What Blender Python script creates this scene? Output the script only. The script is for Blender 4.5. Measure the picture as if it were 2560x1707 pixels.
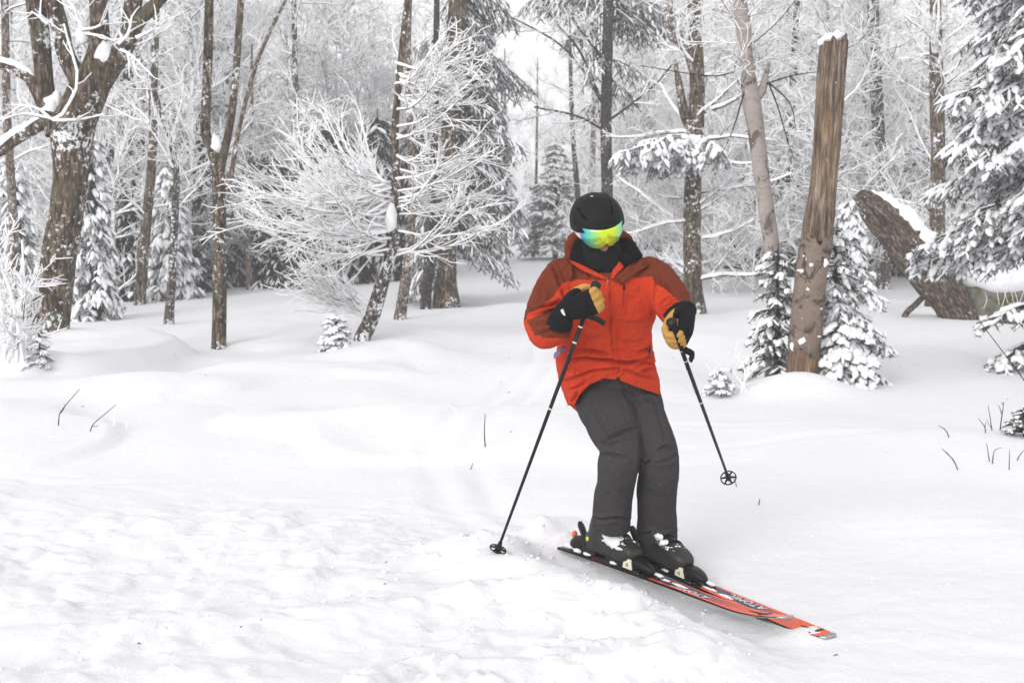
import bpy, math, random
import numpy as np
from mathutils import Vector, Matrix

for o in list(bpy.data.objects):
    bpy.data.objects.remove(o)
scene = bpy.context.scene
COL = scene.collection
R = math.radians

# ------------------------------------------------------------------ camera
FPX = 2844.0                      # focal length in pixels of the 2560 px wide frame (40 mm on 36 mm)
CAM_Z = 1.56
PITCH = math.atan((853.5 - 590.0) / FPX)
cam_d = bpy.data.cameras.new('camera')
cam_d.lens = 40.0
cam_d.sensor_width = 36.0
cam_d.clip_start = 0.05
cam_d.clip_end = 2000.0
cam_d.dof.use_dof = True
cam_d.dof.focus_distance = 4.95
cam_d.dof.aperture_fstop = 6.3
cam = bpy.data.objects.new('camera', cam_d)
cam.location = (0, 0, CAM_Z)
cam.rotation_euler = (R(90) - PITCH, 0, 0)
COL.objects.link(cam)
scene.camera = cam

# ------------------------------------------------------------------ sky, sun, exposure
SUN_EL, SUN_AZ = R(26), R(215)    # low bright part of the cloud behind the camera's left shoulder
world = bpy.data.worlds.new('World')
scene.world = world
world.use_nodes = True
wn = world.node_tree
for n in list(wn.nodes):
    wn.nodes.remove(n)
sky = wn.nodes.new('ShaderNodeTexSky')
sky.sky_type = 'NISHITA'
sky.sun_disc = False
sky.sun_elevation = SUN_EL
sky.sun_rotation = SUN_AZ
sky.air_density = 1.0
sky.dust_density = 4.0
hs = wn.nodes.new('ShaderNodeHueSaturation')
hs.inputs['Saturation'].default_value = 0.25
mixc = wn.nodes.new('ShaderNodeMix')
mixc.data_type = 'RGBA'
mixc.inputs[0].default_value = 0.82          # closed cloud cover over the clear sky
mixc.inputs[7].default_value = (8.9, 8.9, 9.05, 1)
bg = wn.nodes.new('ShaderNodeBackground')
bg.inputs['Strength'].default_value = 0.11
wo = wn.nodes.new('ShaderNodeOutputWorld')
wn.links.new(sky.outputs[0], hs.inputs['Color'])
wn.links.new(hs.outputs[0], mixc.inputs[6])
wn.links.new(mixc.outputs[2], bg.inputs[0])
wn.links.new(bg.outputs[0], wo.inputs[0])

sun_d = bpy.data.lights.new('sun', 'SUN')
sun_d.energy = 1.5
sun_d.angle = R(35)
sun_d.color = (1.0, 0.97, 0.93)
sun = bpy.data.objects.new('sun', sun_d)
COL.objects.link(sun)
_sa = SUN_AZ
sdir = Vector((math.sin(_sa) * math.cos(SUN_EL), math.cos(_sa) * math.cos(SUN_EL), math.sin(SUN_EL)))
sun.rotation_euler = sdir.to_track_quat('Z', 'Y').to_euler()

scene.view_settings.view_transform = 'Standard'
scene.view_settings.look = 'None'
scene.view_settings.exposure = 0.26
scene.view_settings.gamma = 1.0
scene.view_settings.use_curve_mapping = False
scene.cycles.max_bounces = 8
scene.cycles.diffuse_bounces = 5
scene.cycles.glossy_bounces = 3
scene.cycles.transmission_bounces = 4
scene.cycles.volume_bounces = 2
scene.cycles.use_denoising = True
scene.cycles.denoiser = 'OPENIMAGEDENOISE'
scene.cycles.use_adaptive_sampling = True
scene.cycles.adaptive_threshold = 0.015

# ------------------------------------------------------------------ picture <-> world helpers
_f = np.array((0, math.cos(PITCH), -math.sin(PITCH)))
_u = np.array((0, math.sin(PITCH), math.cos(PITCH)))
_r = np.array((1.0, 0, 0))
CAMP = np.array((0, 0, CAM_Z))
def ray(px, py):
    return _f + (px - 1280) / FPX * _r - (py - 853.5) / FPX * _u
def P(px, py, Y):
    d = ray(px, py)
    return CAMP + d * (Y / d[1])
def mpp(Y):                       # metres for one picture pixel at depth Y
    return Y / FPX

# ------------------------------------------------------------------ noise
def _hash(ix, iy, iz, seed):
    h = (ix.astype(np.int64) * 374761393 + iy.astype(np.int64) * 668265263 + iz.astype(np.int64) * 2147483647 % 4294967291 + seed * 974634777) & 0xFFFFFFFF
    h = ((h ^ (h >> 13)) * 1274126177) & 0xFFFFFFFF
    h = ((h ^ (h >> 15)) * 2246822519) & 0xFFFFFFFF
    return h ^ (h >> 16)
def pn(x, y, z=0.0, seed=0):
    x, y, z = np.broadcast_arrays(np.asarray(x, float), np.asarray(y, float), np.asarray(z, float))
    if x.ndim == 0: return pn(x[None], y[None], z[None], seed)[0]
    xi, yi, zi = np.floor(x), np.floor(y), np.floor(z)
    xf, yf, zf = x - xi, y - yi, z - zi
    fu = lambda t: t * t * t * (t * (t * 6 - 15) + 10)
    u, v, w = fu(xf), fu(yf), fu(zf)
    out = 0.0
    for dx in (0, 1):
        for dy in (0, 1):
            for dz in (0, 1):
                h = _hash(xi + dx, yi + dy, zi + dz, seed)
                gx = ((h & 255) / 127.5 - 1); gy = (((h >> 8) & 255) / 127.5 - 1); gz = (((h >> 16) & 255) / 127.5 - 1)
                wgt = (u if dx else 1 - u) * (v if dy else 1 - v) * (w if dz else 1 - w)
                out = out + wgt * (gx * (xf - dx) + gy * (yf - dy) + gz * (zf - dz))
    return out
def fbm(x, y, z=0.0, oct=4, seed=0, gain=0.5):
    s, a, f = 0.0, 1.0, 1.0
    for i in range(oct):
        s = s + a * pn(np.asarray(x) * f, np.asarray(y) * f, np.asarray(z) * f, seed + i * 17)
        a *= gain; f *= 2.03
    return s
def sstep(a, b, x):
    t = np.clip((np.asarray(x, float) - a) / (b - a), 0, 1)
    return t * t * (3 - 2 * t)
def unit(v):
    v = np.asarray(v, float)
    return v / np.maximum(np.linalg.norm(v, axis=-1, keepdims=True), 1e-9)

# ------------------------------------------------------------------ mesh building
class MB:
    """collects vertices, quads and triangles (with a material slot) for one mesh object"""
    def __init__(s):
        s.V = []; s.Q = []; s.T = []; s.qm = []; s.tm = []; s.n = 0
    def add(s, V, Q=None, T=None, mat=0):
        V = np.asarray(V, float).reshape(-1, 3)
        if Q is not None and len(Q):
            Q = np.asarray(Q, np.int64).reshape(-1, 4) + s.n; s.Q.append(Q); s.qm.append(np.full(len(Q), mat))
        if T is not None and len(T):
            T = np.asarray(T, np.int64).reshape(-1, 3) + s.n; s.T.append(T); s.tm.append(np.full(len(T), mat))
        s.V.append(V); s.n += len(V)
        return s
    def arrays(s):
        V = np.concatenate(s.V) if s.V else np.zeros((0, 3))
        Q = np.concatenate(s.Q) if s.Q else np.zeros((0, 4), np.int64)
        T = np.concatenate(s.T) if s.T else np.zeros((0, 3), np.int64)
        qm = np.concatenate(s.qm) if s.qm else np.zeros(0); tm = np.concatenate(s.tm) if s.tm else np.zeros(0)
        return V, Q, T, qm, tm
    def mesh(s, name, mats, smooth=True):
        V, Q, T, qm, tm = s.arrays()
        me = bpy.data.meshes.new(name)
        me.vertices.add(len(V)); me.vertices.foreach_set('co', V.astype(np.float32).ravel())
        nl = len(Q) * 4 + len(T) * 3
        me.loops.add(nl)
        me.loops.foreach_set('vertex_index', np.concatenate([Q.ravel(), T.ravel()]).astype(np.int32))
        me.polygons.add(len(Q) + len(T))
        st = np.concatenate([np.arange(len(Q)) * 4, len(Q) * 4 + np.arange(len(T)) * 3]).astype(np.int32)
        me.polygons.foreach_set('loop_start', st)
        me.polygons.foreach_set('material_index', np.concatenate([qm, tm]).astype(np.int32))
        me.polygons.foreach_set('use_smooth', np.full(len(st), smooth))
        for m in mats:
            me.materials.append(m)
        me.update(calc_edges=True)
        return me
    def build(s, name, mats, parent=None, smooth=True, loc=None):
        if not isinstance(mats, (list, tuple)):
            mats = [mats]
        o = bpy.data.objects.new(name, s.mesh(name, mats, smooth))
        COL.objects.link(o)
        if parent is not None:
            o.parent = parent
        if loc is not None:
            o.location = loc
        return o

def tag(o, label=None, cat=None, group=None, kind=None):
    if label: o['label'] = label
    if cat: o['category'] = cat
    if group: o['group'] = group
    if kind: o['kind'] = kind
    return o
def empty(name, loc, label, cat, group=None):
    o = bpy.data.objects.new(name, None)
    o.location = tuple(float(c) for c in loc)
    o.empty_display_size = 0.1
    COL.objects.link(o)
    return tag(o, label, cat, group)

def tube_batch(C, Rr, sides=4, cap=False):
    """C (M,n,3) centre lines, Rr (M,n) radii -> vertices, quads, tris"""
    C = np.asarray(C, float); Rr = np.asarray(Rr, float)
    M, n, _ = C.shape
    t = unit(np.gradient(C, axis=1))
    mean = unit(C[:, -1] - C[:, 0] + 1e-9)
    ref = np.where(np.abs(mean[:, 2:3]) > 0.8, np.array([[1.0, 0.15, 0.0]]), np.array([[0.1, 0.05, 1.0]]))[:, None, :]
    a = unit(np.cross(t, np.broadcast_to(ref, t.shape)))
    b = np.cross(t, a)
    ang = np.arange(sides) / sides * 2 * np.pi + 0.3
    ring = a[:, :, None, :] * np.cos(ang)[None, None, :, None] + b[:, :, None, :] * np.sin(ang)[None, None, :, None]
    V = (C[:, :, None, :] + ring * Rr[:, :, None, None]).reshape(-1, 3)
    i = np.arange(M)[:, None, None] * n * sides + np.arange(n - 1)[None, :, None] * sides
    k = np.arange(sides)[None, None, :]; k2 = (k + 1) % sides
    Q = np.stack([i + k, i + sides + k, i + sides + k2, i + k2], -1).reshape(-1, 4)
    T = None
    if cap:
        b0 = np.arange(M) * n * sides
        T = []
        for j in range(1, sides - 1):
            T.append(np.stack([b0, b0 + j, b0 + j + 1], -1))
            e0 = b0 + (n - 1) * sides
            T.append(np.stack([e0, e0 + j + 1, e0 + j], -1))
        T = np.concatenate(T)
    return V, Q, T

def crom(pts, n):
    """Catmull-Rom through rows of pts (any width), n samples"""
    pts = np.asarray(pts, float)
    p = np.vstack([2 * pts[0] - pts[1], pts, 2 * pts[-1] - pts[-2]])
    m = len(pts) - 1
    u = np.linspace(0, m - 1e-6, n); i = u.astype(int); t = (u - i)[:, None]
    a, b, c, d = p[i], p[i + 1], p[i + 2], p[i + 3]
    return 0.5 * (2 * b + (c - a) * t + (2 * a - 5 * b + 4 * c - d) * t ** 2 + (3 * b - a - 3 * c + d) * t ** 3)

def frames(C):
    """parallel-transported normal/binormal along a centre line"""
    t = unit(np.gradient(C, axis=0))
    a = np.zeros_like(C); v = np.array((0, -1.0, 0)) if abs(t[0][1]) < 0.9 else np.array((1.0, 0, 0))
    for i in range(len(C)):
        v = v - np.dot(v, t[i]) * t[i]; v = v / np.linalg.norm(v); a[i] = v
    return t, a, np.cross(t, a)

def trunk(mb, ctrl, n=40, sides=20, rough=0.06, freq=9.0, seed=0, mat=0, flare=0.0, cap=True, stretch=0.25):
    """one tapering bark-rough limb; ctrl rows are x,y,z,r"""
    c = crom(ctrl, n); C, r = c[:, :3], np.maximum(c[:, 3], 0.002)
    if flare:
        s = np.linspace(0, 1, n); r = r * (1 + flare * np.exp(-s * n / 3.0))
    t, a, b = frames(C)
    ang = np.arange(sides) / sides * 2 * np.pi
    ring = a[:, None, :] * np.cos(ang)[None, :, None] + b[:, None, :] * np.sin(ang)[None, :, None]
    V = C[:, None, :] + ring * r[:, None, None]
    L = np.concatenate([[0], np.cumsum(np.linalg.norm(np.diff(C, axis=0), axis=1))])
    nz = fbm(np.cos(ang)[None, :] * freq * 0.35 + 0 * L[:, None], np.sin(ang)[None, :] * freq * 0.35 + 3.1, L[:, None] * freq * stretch, 3, seed)
    rd = 1 - np.abs(pn(np.cos(ang)[None, :] * freq * 0.8, np.sin(ang)[None, :] * freq * 0.8, L[:, None] * freq * stretch * 0.7, seed + 5)) * 2
    V = V + ring * (r[:, None, None] * rough * (1.3 * nz + 0.5 * rd)[:, :, None])
    V = V.reshape(-1, 3)
    i = np.arange(n - 1)[:, None] * sides; k = np.arange(sides)[None, :]; k2 = (k + 1) % sides
    Q = np.stack([i + k, i + k2, i + sides + k2, i + sides + k], -1).reshape(-1, 4)
    T = None
    if cap:
        e = (n - 1) * sides
        T = [(e, e + j, e + j + 1) for j in range(1, sides - 1)]
    mb.add(V, Q, T, mat)
    return C, r

# ------------------------------------------------------------------ materials
def newmat(name):
    m = bpy.data.materials.new(name); m.use_nodes = True
    nt = m.node_tree; b = nt.nodes['Principled BSDF']
    return m, nt, b
class N:
    """tiny node helper"""
    def __init__(s, nt): s.nt = nt
    def new(s, t, **kw):
        n = s.nt.nodes.new(t)
        for k, v in kw.items():
            if k in n.inputs: n.inputs[k].default_value = v
            else: setattr(n, k, v)
        return n
    def ln(s, a, b): s.nt.links.new(a, b)
    def ramp(s, fac, stops, interp='LINEAR'):
        n = s.nt.nodes.new('ShaderNodeValToRGB'); n.color_ramp.interpolation = interp
        e = n.color_ramp.elements
        while len(e) < len(stops): e.new(0.5)
        for i, (p, c) in enumerate(stops):
            e[i].position = p; e[i].color = (c, c, c, 1) if isinstance(c, (int, float)) else (*c, 1)
        s.ln(fac, n.inputs[0]); return n.outputs[0]
    def mix(s, f, a, b):
        n = s.nt.nodes.new('ShaderNodeMix'); n.data_type = 'RGBA'
        for v, i in ((f, 0), (a, 6), (b, 7)):
            if hasattr(v, 'is_linked') or isinstance(v, bpy.types.NodeSocket): s.ln(v, n.inputs[i])
            elif i == 0: n.inputs[0].default_value = v
            else: n.inputs[i].default_value = (*v, 1)
        return n.outputs[2]
    def math(s, op, a, b=0.0, clamp=False):
        n = s.nt.nodes.new('ShaderNodeMath'); n.operation = op; n.use_clamp = clamp
        for v, i in ((a, 0), (b, 1)):
            if isinstance(v, bpy.types.NodeSocket): s.ln(v, n.inputs[i])
            else: n.inputs[i].default_value = v
        return n.outputs[0]
    def coords(s, scale=(1, 1, 1), kind='Object', rot=None):
        tc = s.nt.nodes.new('ShaderNodeTexCoord'); mp = s.nt.nodes.new('ShaderNodeMapping')
        mp.inputs['Scale'].default_value = scale; src = tc.outputs[kind]
        if rot:
            m0 = s.nt.nodes.new('ShaderNodeMapping'); m0.inputs['Rotation'].default_value = rot; s.ln(src, m0.inputs['Vector']); src = m0.outputs[0]
        s.ln(src, mp.inputs['Vector']); return mp.outputs[0]
    def noise(s, vec, scale, detail=3, rough=0.55, dist=0.0):
        n = s.nt.nodes.new('ShaderNodeTexNoise')
        n.inputs['Scale'].default_value = scale; n.inputs['Detail'].default_value = detail
        n.inputs['Roughness'].default_value = rough; n.inputs['Distortion'].default_value = dist
        s.ln(vec, n.inputs['Vector']); return n.outputs[0]
    def voro(s, vec, scale, feature='F1', out=0):
        n = s.nt.nodes.new('ShaderNodeTexVoronoi'); n.feature = feature; n.inputs['Scale'].default_value = scale
        s.ln(vec, n.inputs['Vector']); return n.outputs[out]
    def bump(s, h, strength, dist, bsdf, prev=None):
        n = s.nt.nodes.new('ShaderNodeBump'); n.inputs['Strength'].default_value = strength; n.inputs['Distance'].default_value = dist
        s.ln(h, n.inputs['Height'])
        if prev is not None: s.ln(prev, n.inputs['Normal'])
        if bsdf is not None: s.ln(n.outputs[0], bsdf.inputs['Normal'])
        return n.outputs[0]
    def normal_z(s):
        g = s.nt.nodes.new('ShaderNodeNewGeometry'); x = s.nt.nodes.new('ShaderNodeSeparateXYZ')
        s.ln(g.outputs['Normal'], x.inputs[0]); return x.outputs[2]

def mat_snow(name='snow', col=(0.79, 0.79, 0.815), fine=0.5):
    m, nt, b = newmat(name); k = N(nt)
    v = k.coords()
    n1 = k.noise(v, 60, 5, 0.75); n2 = k.noise(v, 9, 5, 0.65, 0.4)
    h = k.math('ADD', k.math('MULTIPLY', n2, 1.0), k.math('MULTIPLY', n1, 0.45))
    k.bump(h, fine, 0.02, b)
    b.inputs['Base Color'].default_value = (*col, 1)
    b.inputs['Roughness'].default_value = 0.75
    b.inputs['Specular IOR Level'].default_value = 0.25
    return m
def mat_plain(name, col, rough=0.6, metal=0.0, var=0.0, vs=20.0, spec=0.5, bump=0.0, bs=60.0):
    m, nt, b = newmat(name); k = N(nt)
    b.inputs['Base Color'].default_value = (*col, 1); b.inputs['Roughness'].default_value = rough
    b.inputs['Metallic'].default_value = metal; b.inputs['Specular IOR Level'].default_value = spec
    if var or bump:
        v = k.coords()
        if var:
            f = k.noise(v, vs, 3)
            lo = tuple(c * (1 - var) for c in col); hi = tuple(min(1, c * (1 + var)) for c in col)
            k.ln(k.mix(f, lo, hi), b.inputs['Base Color'])
        if bump:
            k.bump(k.noise(v, bs, 3), bump, 0.004, b)
    return m
def mat_frost():
    """rimed twig: white on top and round the twig, bark showing along the underside and in patches"""
    m, nt, b = newmat('frosted_twig'); k = N(nt)
    v = k.coords(); n = k.noise(v, 6.0, 3)
    f = k.math('ADD', k.math('MULTIPLY', k.normal_z(), 0.55), k.math('MULTIPLY', k.math('SUBTRACT', n, 0.5), 0.9))
    f = k.ramp(f, [(0.0, 0.0), (0.01, 0.0), (0.02, 1.0)]) if False else k.ramp(k.math('ADD', f, 0.62), [(0.14, 0.0), (0.36, 1.0)])
    k.ln(k.mix(f, (0.12, 0.10, 0.09), (0.93, 0.932, 0.945)), b.inputs['Base Color'])
    b.inputs['Roughness'].default_value = 0.8; b.inputs['Specular IOR Level'].default_value = 0.2
    return m
def mat_bark(name, dark, mid, light, snow=0.3, scale=1.0, stretch=0.22, moss=None, bump=0.9, rot=None):
    m, nt, b = newmat(name); k = N(nt)
    v = k.coords((1, 1, stretch), 'Object', rot); w = k.coords()
    a = k.noise(v, 14 * scale, 6, 0.72, 0.6)
    vo = k.voro(v, 26 * scale, 'F1', 0)
    c = k.ramp(a, [(0.36, dark), (0.51, mid), (0.66, light)])
    crack = k.ramp(vo, [(0.0, 1.0), (0.40, 0.85), (0.62, 0.12)])
    mul = nt.nodes.new('ShaderNodeMix'); mul.data_type = 'RGBA'; mul.blend_type = 'MULTIPLY'; mul.inputs[0].default_value = 0.75
    k.ln(c, mul.inputs[6]); k.ln(crack, mul.inputs[7]); c = mul.outputs[2]
    if moss:
        c = k.mix(k.ramp(k.noise(w, 3.2, 4, 0.6), [(0.5, 0.0), (0.66, 0.65)]), c, moss)
    sp = k.noise(w, 16 * scale, 4, 0.75); sp2 = k.noise(w, 2.3, 3)
    sf = k.math('ADD', k.math('MULTIPLY', sp, 0.75), k.math('MULTIPLY', sp2, 0.55))
    th = 0.80 - 0.25 * snow
    c = k.mix(k.ramp(sf, [(th, 0.0), (th + 0.035, 1.0)]), c, (0.82, 0.83, 0.86))
    k.ln(c, b.inputs['Base Color'])
    h = k.math('ADD', a, k.math('MULTIPLY', crack, 0.6)); k.bump(h, bump, 0.03, b)
    b.inputs['Roughness'].default_value = 0.9; b.inputs['Specular IOR Level'].default_value = 0.2
    return m
def mat_birch(name='birch_bark', tan_amt=0.25, base=((0.235, 0.20, 0.18), (0.40, 0.36, 0.335)), dark=(0.10, 0.075, 0.06), snow=0.15):
    m, nt, b = newmat(name); k = N(nt)
    v = k.coords((1, 1, 6.0)); w = k.coords()
    c = k.mix(k.noise(w, 5, 4), *base)
    lent = k.noise(k.coords((1, 1, 5)), 6.0, 5, 0.75)
    c = k.mix(k.ramp(lent, [(0.56, 0.0), (0.66, 0.6)]), c, (0.17, 0.125, 0.10))
    pt = k.noise(w, 4.5, 5, 0.7, 0.8)
    c = k.mix(k.ramp(pt, [(0.53, 0.0), (0.60, 0.92)]), c, dark)
    tan = k.noise(k.coords((1, 1, 1.6)), 3.3, 3)
    c = k.mix(k.ramp(tan, [(0.56, 0.0), (0.70, tan_amt)]), c, (0.40, 0.28, 0.19))
    sp = k.noise(w, 30, 4, 0.7); c = k.mix(k.ramp(sp, [(0.66, 0.0), (0.69, 0.9)]), c, (0.82, 0.83, 0.86))
    k.ln(c, b.inputs['Base Color']); k.bump(k.math('ADD', lent, pt), 0.5, 0.015, b)
    b.inputs['Roughness'].default_value = 0.75; b.inputs['Specular IOR Level'].default_value = 0.25
    return m
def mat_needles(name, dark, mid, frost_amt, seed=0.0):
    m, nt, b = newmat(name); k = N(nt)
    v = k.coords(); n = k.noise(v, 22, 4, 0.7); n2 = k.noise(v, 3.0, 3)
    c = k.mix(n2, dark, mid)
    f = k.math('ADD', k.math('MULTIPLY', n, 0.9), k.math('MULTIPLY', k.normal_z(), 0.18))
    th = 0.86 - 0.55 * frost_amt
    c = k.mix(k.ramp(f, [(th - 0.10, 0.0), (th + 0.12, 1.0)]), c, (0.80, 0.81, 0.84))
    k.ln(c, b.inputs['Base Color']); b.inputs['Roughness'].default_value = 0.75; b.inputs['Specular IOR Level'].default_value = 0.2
    return m

M = {}
M['snow'] = mat_snow('snow', fine=0.6)
M['snowcap'] = mat_snow('settled_snow', (0.87, 0.875, 0.90), 0.6)
M['frost'] = mat_frost()
M['bark'] = mat_bark('maple_bark', (0.030, 0.021, 0.015), (0.165, 0.120, 0.088), (0.37, 0.285, 0.215), 0.30, 1.0, 0.3, moss=(0.10, 0.105, 0.055))
M['bark_dark'] = mat_bark('spruce_bark', (0.028, 0.024, 0.021), (0.085, 0.072, 0.062), (0.16, 0.14, 0.12), 0.22, 1.5, 0.45)
M['bark_snowy'] = mat_bark('snow_plastered_bark', (0.05, 0.042, 0.035), (0.14, 0.115, 0.095), (0.24, 0.20, 0.17), 0.46, 1.2, 0.3)
M['bark_tan'] = mat_bark('young_birch_bark', (0.16, 0.115, 0.085), (0.31, 0.245, 0.20), (0.43, 0.37, 0.33), 0.36, 1.0, 0.6)
M['birch'] = mat_birch()
M['needles'] = mat_needles('fir_needles', (0.020, 0.032, 0.016), (0.045, 0.062, 0.035), 0.42)
M['needles_frost'] = mat_needles('rimed_needles', (0.030, 0.036, 0.032), (0.075, 0.085, 0.075), 0.62)
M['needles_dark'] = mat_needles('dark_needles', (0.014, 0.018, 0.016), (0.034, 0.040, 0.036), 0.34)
# ------------------------------------------------------------------ snow ground
SKI_D = {'near': np.array((0.586, -0.810)), 'far': np.array((0.526, -0.850))}
def ground_h(x, y, fine=True):
    x = np.asarray(x, float); y = np.asarray(y, float)
    h = 0.10 * fbm(x / 9.0 + 3.3, y / 9.0, 0, 3, 11) * sstep(3, 14, y)
    h = h + 0.30 * np.exp(-(((x + 4.2) / 4.5) ** 2 + ((y - 31) / 5.5) ** 2))            # hillock behind the frosted shrub tree
    h = h + 0.45 * np.exp(-(((x - 13) / 9) ** 2 + ((y - 46) / 9) ** 2))                 # bank at the far right
    h = h + 0.20 * np.exp(-(((x - 1.5) / 3) ** 2 + ((y - 40) / 6) ** 2))
    h = h + 0.75 * sstep(24, 52, y) * sstep(-6, 1.0, x + 0.05 * y) + 0.35 * sstep(40, 80, y) * (1 - sstep(-6, 1.0, x + 0.05 * y))
    h = h - 0.10 * np.exp(-(((x + 9.5) / 3) ** 2 + ((y - 24) / 4) ** 2))
    # the rounded block of snow at the left, flat on top with a soft steep edge
    q = ((x + 5.55) / 1.35) ** 4 + ((y - 13.6) / 1.9) ** 4
    h = h + 0.26 * (1 - sstep(0.6, 1.4, q + 0.25 * pn(x * 1.3, y * 1.3, 0, 5)))
    # low swells in the open
    h = h + 0.10 * pn(x / 1.6 + 7, y / 2.1, 0.3, 21) * sstep(4.2, 7, y) + 0.05 * pn(x / 0.75, y / 0.95, 2.3, 22) * sstep(3.5, 6, y) * (1 - sstep(14, 30, y))
    mw = 1 + 0.6 * pn(x * 0.9, y * 0.9, 1.7, 71)
    for mx, my, mr, ma in ((-3.6, 11.2, 0.8, 0.12), (-2.9, 12.6, 0.7, 0.12), (-4.6, 9.6, 0.9, 0.10), (-1.6, 14.5, 1.1, 0.14), (0.6, 13.0, 0.9, 0.10), (-2.4, 17.5, 1.6, 0.22), (1.9, 16.5, 1.4, 0.16), (4.2, 14.8, 1.3, 0.14), (3.4, 8.6, 0.7, 0.07), (-1.2, 9.4, 0.8, 0.07), (0.4, 22.0, 1.8, 0.25), (5.6, 21.0, 2.2, 0.25), (2.2, 27.0, 2.0, 0.25)):
        h = h + ma * np.exp(-((x - mx) ** 2 + ((y - my) * 1.25) ** 2) / mr ** 2 * mw)   # drifts over buried stumps and brush
    bw = 0.25 * pn(x * 1.1, y * 1.1, 4.9, 83)
    h = h + 0.075 * sstep(0.0, 0.12, pn(x * 0.55 + 0.3 * bw, y * 0.5 + bw, 7.7, 84)) * sstep(6.5, 8.5, y) * (1 - sstep(15, 20, y)) * (1 - sstep(0.2, 2.0, x))   # wind-cut bank at the left
    # mounds of tree wells round the broken trunk and the shrub
    h = h + 0.20 * np.exp(-(((x - 2.92) / 0.50) ** 2 + ((y - 11.45) / 0.42) ** 2))
    # ploughed-up bank left of the skis and the hollow the near ski runs above
    d0 = np.array((0.358, 5.335)); d = SKI_D['near']; nrm = np.array((d[1], -d[0]))       # nrm points left / towards camera
    rx, ry = x - d0[0], y - d0[1]
    s = rx * d[0] + ry * d[1]; c = rx * nrm[0] + ry * nrm[1]
    win = sstep(-0.9, -0.1, s) * (1 - sstep(0.9, 1.6, s))
    h = h + win * (0.115 * (0.7 + 0.9 * np.abs(pn(x * 3.1, y * 3.1, 5.2, 73))) * np.exp(-((c - 0.46) / 0.22) ** 2) - 0.065 * np.exp(-((c - 0.10) / 0.11) ** 2))
    h = h + 0.13 * (0.75 + 0.9 * np.abs(pn(x * 5, y * 5, 2.7, 72))) * np.exp(-((s + 0.36) / 0.22) ** 2 - ((c + 0.08) / 0.42) ** 2)          # powder over the tails
    h = h - 0.03 * np.exp(-((c + 0.16) / 0.13) ** 2) * sstep(-0.1, 0.3, s) * (1 - sstep(0.8, 1.2, s))
    # ridges of pushed snow across the foreground
    for (ax, ay, bx, by, amp, wd) in ((-2.2, 4.15, 0.2, 4.75, 0.05, 0.16), (-1.7, 3.75, 0.75, 3.95, 0.05, 0.18), (-0.9, 5.05, 0.3, 4.45, 0.035, 0.12), (-2.4, 3.55, -0.7, 3.45, 0.05, 0.15)):
        vx, vy = bx - ax, by - ay; L2 = vx * vx + vy * vy
        t = np.clip(((x - ax) * vx + (y - ay) * vy) / L2, 0, 1)
        dd = np.hypot(x - ax - t * vx, y - ay - t * vy) + 0.06 * pn(x * 2.3, y * 2.3, 1, 31)
        h = h + amp * np.exp(-(dd / wd) ** 2) * (0.7 + 0.8 * pn(x * 1.9, y * 1.9, 4, 33))
    # the track carved down from the gap to the skis
    for off in (-0.16, 0.16):
        tx = np.interp(y, (5.7, 6.5, 8, 10, 13, 18, 26), (0.12, -0.25, -0.45, -0.2, 0.35, 0.6, 1.2)) + off
        on = sstep(5.7, 6.1, y) * (1 - sstep(20, 26, y))
        h = h + on * (0.35 + 1.2 * np.abs(pn(x * 2, y * 1.3, 3.3, 74))) * (-0.016 * np.exp(-((x - tx) / 0.07) ** 2) + 0.010 * np.exp(-((x - tx - 0.14) / 0.08) ** 2) + 0.010 * np.exp(-((x - tx + 0.14) / 0.08) ** 2))
    # old ski tracks: soft broken grooves swinging through
    for (a0, a1, a2, dp, sd) in ((6.2, -0.20, 0.045, 0.011, 1), (6.38, -0.20, 0.045, 0.009, 1), (7.7, 0.30, 0.035, 0.012, 2), (5.75, 0.16, -0.05, 0.009, 3), (9.6, -0.22, 0.02, 0.014, 4), (4.6, -0.35, 0.05, 0.008, 5)):
        yy = a0 + a1 * x + a2 * x * x + 0.10 * pn(x * 0.5, sd * 3.7, 0.5, 50 + sd)
        on = np.clip(0.35 + 1.8 * pn(x * 0.45 + sd, y * 0.3, sd, 60), 0, 1)
        h = h + on * (-dp * np.exp(-((y - yy) / 0.07) ** 2) + 0.6 * dp * np.exp(-((y - yy - 0.13) / 0.08) ** 2))
    if fine:
        rough = (1 - sstep(5.0, 6.8, y + 0.35 * x)) * (1 - 0.80 * sstep(0.35, 1.1, x + 0.15 * (y - 4.4)))
        wx = x + 0.16 * pn(x * 1.6, y * 1.6, 1.1, 48); wy = y + 0.16 * pn(x * 1.6, y * 1.6, 6.1, 49)
        m1 = np.clip(1.6 * pn(wx / 0.62, wy / 0.62, 9.1, 44) + 0.42, 0, 1.1); m2 = np.clip(2.0 * pn(wx / 0.9, wy / 0.9, 3.1, 54) + 0.35, 0, 1)
        b0 = np.abs(pn(wx * 3.3, wy * 3.3, 0.5, 40)); b1 = np.abs(pn(wx * 7.0, wy * 7.0, 1.5, 41)); b2 = np.abs(pn(x * 15, y * 15, 2.5, 42)); b3 = pn(x * 31, y * 31, 3.5, 43)
        h = h + rough * m1 * (0.075 * b0 + 0.045 * b1 + 0.022 * b2 + 0.006 * b3)
        cl = np.clip(pn(wx * 8, wy * 8, 7.5, 47) - 0.22, 0, 1) ** 0.7                     # loose clods
        h = h + rough * m2 * 0.062 * cl * (1 + 0.5 * b3)
        cl2 = np.clip(pn(x * 19, y * 19, 8.5, 57) - 0.28, 0, 1) ** 0.7
        h = h + rough * m2 * 0.03 * cl2
        h = h + 0.004 * pn((x + 0.5 * y) * 2.2, (y - 0.5 * x) * 11, 4.4, 58) * sstep(-0.1, 0.3, pn(x * 0.7, y * 0.7, 2.2, 59)) * (1 - sstep(9, 14, y))
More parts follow.
